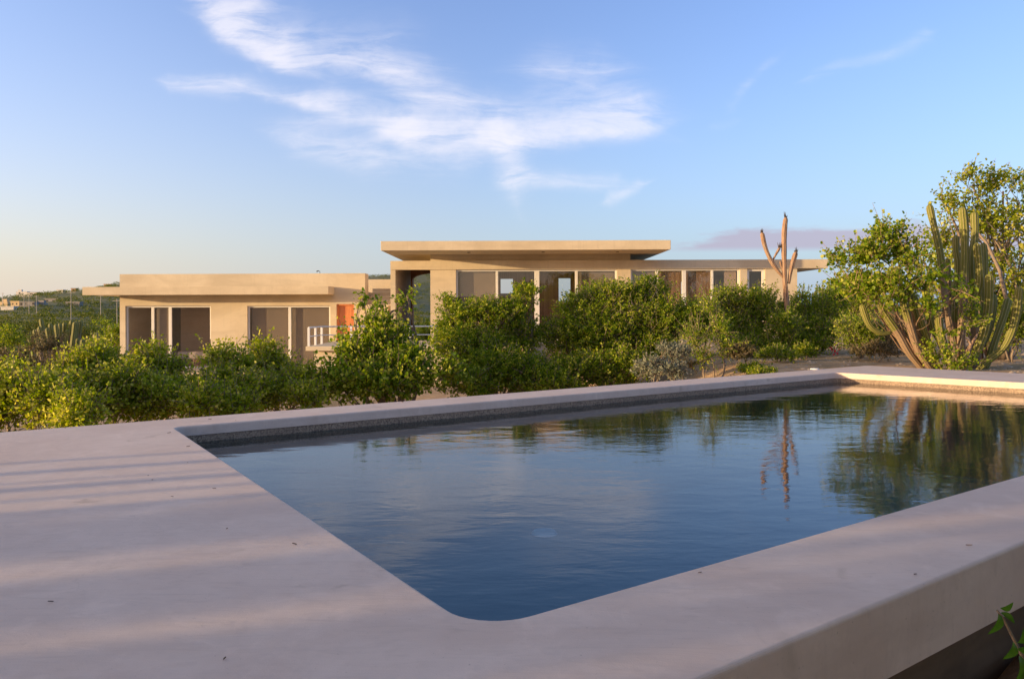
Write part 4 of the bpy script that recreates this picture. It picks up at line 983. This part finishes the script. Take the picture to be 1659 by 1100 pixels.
for i, (x0, y0, x1, y1) in enumerate(((560, 1080, 470, 840), (590, 1080, 500, 700), (610, 1060, 520, 600), (650, 1080, 600, 720), (680, 1080, 640, 660), (740, 1080, 715, 670), (760, 1060, 765, 660), (810, 1080, 800, 710), (860, 1080, 860, 740),
        (900, 1080, 915, 620), (930, 1080, 960, 640), (960, 1080, 985, 630), (1000, 1080, 1035, 620), (985, 1090, 1000, 850), (830, 1050, 825, 650), (1040, 1090, 1060, 860), (520, 1080, 440, 740), (450, 1090, 370, 810))):
    dy = (i * 7 % 5 - 2) * .3
    a = Vector(kz(x0, y0, YK + dy)); b = Vector(kz(x1, y1, YK + dy)); a.z = gz(a.x, a.y) - .1
    mdl = (a + b) / 2 + Vector((.12 * (1 if x1 < 800 else -1), 0, -.1))
    vs_ = stem(kc, [a, mdl, b], .13, 7, (.0, .35) if i % 3 else (.5, 1.0), seed=30 + i)
tg = thing('column_cactus', 'single brownish cactus column between the cactus clump and the house', 'cactus', base_at(156, 46))
a = Vector(base_at(156, 46)); b = Vector(at(156.5, 538, 46)); stem(tg, [a, (a + b) / 2, b], .20, 8, (.6, 1.0), seed=61)
for i, (px, py, lb) in enumerate(((181, 530, 'slim green cactus column nearest the left house corner'), (177, 527, 'slim green cactus column second from the left house corner'), (188, 529, 'slim cactus column touching the left house corner'))):
    t_ = thing('column_cactus', lb, 'cactus', base_at(px, 47)); a = Vector(base_at(px, 47)); b = Vector(at(px, py, 47)); stem(t_, [a, (a + b) / 2 + Vector((.05, 0, 0)), b], .10, 7, (.0, .3), seed=62 + i)

# far scrub as one mass
rng = np.random.default_rng(9)
N = 16000
uu = rng.uniform(-.80, .55, N); yy_ = 50 * np.exp(rng.uniform(0, 1, N) ** .85 * math.log(1250 / 50)); xx_ = uu * yy_
keep = ~((yy_ < 70) & (uu > -.45)); xx_, yy_ = xx_[keep], yy_[keep]; uu = uu[keep]
dens_ = wob(xx_, yy_, 40, 3.0); keep = rng.random(len(xx_)) < np.clip(.75 + dens_ * .6, .1, 1); xx_, yy_ = xx_[keep], yy_[keep]
zz_ = ground_z(xx_, yy_); n = len(xx_)
rad = rng.uniform(.8, 1.9, n) * (1 + yy_ / 1400); per = 52
d_ = rng.normal(size=(n, per, 3)); d_ /= np.linalg.norm(d_, axis=2, keepdims=True); d_[:, :, 2] = np.abs(d_[:, :, 2]) * .95
Pc = np.stack([xx_, yy_, zz_ + rad * .15], 1)[:, None, :] + d_ * (rad[:, None] * rng.uniform(.55, 1.0, (n, per)))[:, :, None] * np.array([1.1, 1.1, .8])
V, Fq = leaf_arrays(Pc.reshape(-1, 3), d_.reshape(-1, 3), 1.0, rng, 0, 1.0)
sc_ = np.repeat(np.repeat((.15 + .05 * np.clip(yy_ / 300, 0, 1)) * rad, per), 6)[:, None]; ctr = np.repeat(Pc.reshape(-1, 3), 6, 0)
V = ctr + (V - ctr) * sc_
tag(npmesh('distant_scrub', V, Fq, L_SCRUB, None, False), 'grey green scrub covering the distant valley and hillsides', 'scrub', kind='stuff')

# hillside houses
M_WHITE = flat('white_render', (.62, .58, .54), .9); M_OCHRE = flat('ochre_render', (.62, .46, .26), .9); M_GREY = flat('grey_block', (.27, .25, .235), .95); M_PINK = flat('pink_render', (.48, .30, .22), .9); M_ROOF = flat('grey_roof', (.16, .15, .16), .8); M_VOID = flat('dark_window', (.03, .03, .035), .3)
def farhouse(px0, px1, py0, py1, Y, m, label, wins=(), roof=None, extra=None, name='hillside_house'):
    a = at(px0, py0, Y); b = at(px1, py1, Y); g = min(gz(a.x, Y), b.z) - .5
    t = thing(name, label, 'house', ((a.x + b.x) / 2, Y, g))
    dep = max(3, (b.x - a.x) * .35)
    wm_ = MB().box(a.x, b.x, Y, Y + dep, g - 2, a.z); wm_.build('wall', m, t)
    if extra:
        e0 = at(extra[0], extra[2], Y); e1 = at(extra[1], extra[2], Y); MB().box(e0.x, e1.x, Y + .5, Y + dep * .7, a.z + .002, e0.z).build('upper_storey', m, t)
    W_, H_ = b.x - a.x, a.z - b.z
    for (u, v, su, sv) in wins:
        MB().box(a.x + W_ * (u - su / 2), a.x + W_ * (u + su / 2), Y - .06, Y - .003, b.z + H_ * (v - sv / 2), b.z + H_ * (v + sv / 2)).build('window', M_VOID, t)
    MB().box(a.x - .25, b.x + .25, Y - .25, Y + dep + .25, a.z + .003, a.z + (.35 if not roof else .25)).build('roof', roof or m, t) if not extra else None
    return t
farhouse(26, 44, 472.5, 478, 505, M_WHITE, 'white house on the ridge crest, its left end lit bright', [(.3, .5, .12, .5)], extra=(28.5, 34, 469.3))
farhouse(44, 60, 474.0, 478, 505, M_WHITE, 'long white wing on the ridge crest, right of the bright white house', [(.4, .5, .3, .4)], roof=M_ROOF)
farhouse(92, 102, 470.2, 474, 500, M_WHITE, 'small pale house on the ridge, left of the pink one', [(.5, .5, .3, .4)])
farhouse(115, 123, 467.5, 473.5, 500, M_PINK, 'pinkish house on the ridge near the tip of the canopy slab', [(.4, .5, .25, .5)], roof=M_ROOF)
farhouse(-6, 12, 489, 498, 345, M_OCHRE, 'orange lit house at the left frame edge under a grey roof', [(.6, .5, .1, .4)], roof=M_ROOF, extra=(2, 10, 484.5))
farhouse(17, 31, 489.0, 500, 340, M_OCHRE, 'yellow lit two storey house on the lower slope', [(.25, .7, .12, .22), (.7, .7, .12, .22)])
farhouse(32, 56, 489.6, 500, 338, M_GREY, 'unfinished grey block house with one square dark window', [(.92, .75, .16, .3), (.4, .8, .1, .12), (.1, .7, .12, .4)])
farhouse(56, 71, 490.5, 499, 342, M_GREY, 'grey block wing with empty windows, right of the block house', [(.3, .75, .15, .25)], extra=(60, 70, 486.5))
farhouse(72, 91, 484.5, 490, 390, M_GREY, 'pale grey house higher up, alone above the block houses', [(.2, .5, .22, .4), (.75, .5, .18, .3)])
farhouse(107, 129, 490.0, 496.5, 352, M_GREY, 'low grey block house in the middle of the slope', [(.3, .5, .12, .4)])
farhouse(1, 22, 497.5, 506, 318, M_WHITE, 'white walled shed at the lower left below the orange house', [])
farhouse(168, 180, 460.8, 466, 640, M_PINK, 'tan house on the hilltop just left of the parapet', [(.5, .5, .25, .4)])
M_POLE = flat('pale_concrete_pole', (.42, .38, .34), .9)
for (px, y0, y1, Y, wh) in ((47, 479, 490, 300, 'left of the pair above the block house'), (59, 478, 489, 300, 'right of the pair above the block house'), (115, 471, 497, 190, 'tallest, standing before the low grey block house'), (163, 478, 489, 280, 'left of the two near the house canopy'), (189.5, 484, 503, 170, 'close against the low house corner'), (39, 480, 488, 330, 'left most one above the yellow house'), (4.5, 474, 484, 330, 'at the left frame edge on the skyline')):
    a = at(px, y0, Y); g = gz(a.x, Y)
    t = thing('utility_pole', 'pale utility pole, ' + wh, 'pole', (a.x, Y, g), 'utility poles across the valley'); MB().tube([(a.x, Y, g - .5), (a.x, Y, a.z)], [.09 * Y / 300 + .03, .06 * Y / 300 + .03], 6).build('mast', M_POLE, t); MB().box(a.x - 1, a.x + 1, Y - .06, Y + .06, a.z - .5, a.z - .40).build('crossarm', M_POLE, t)
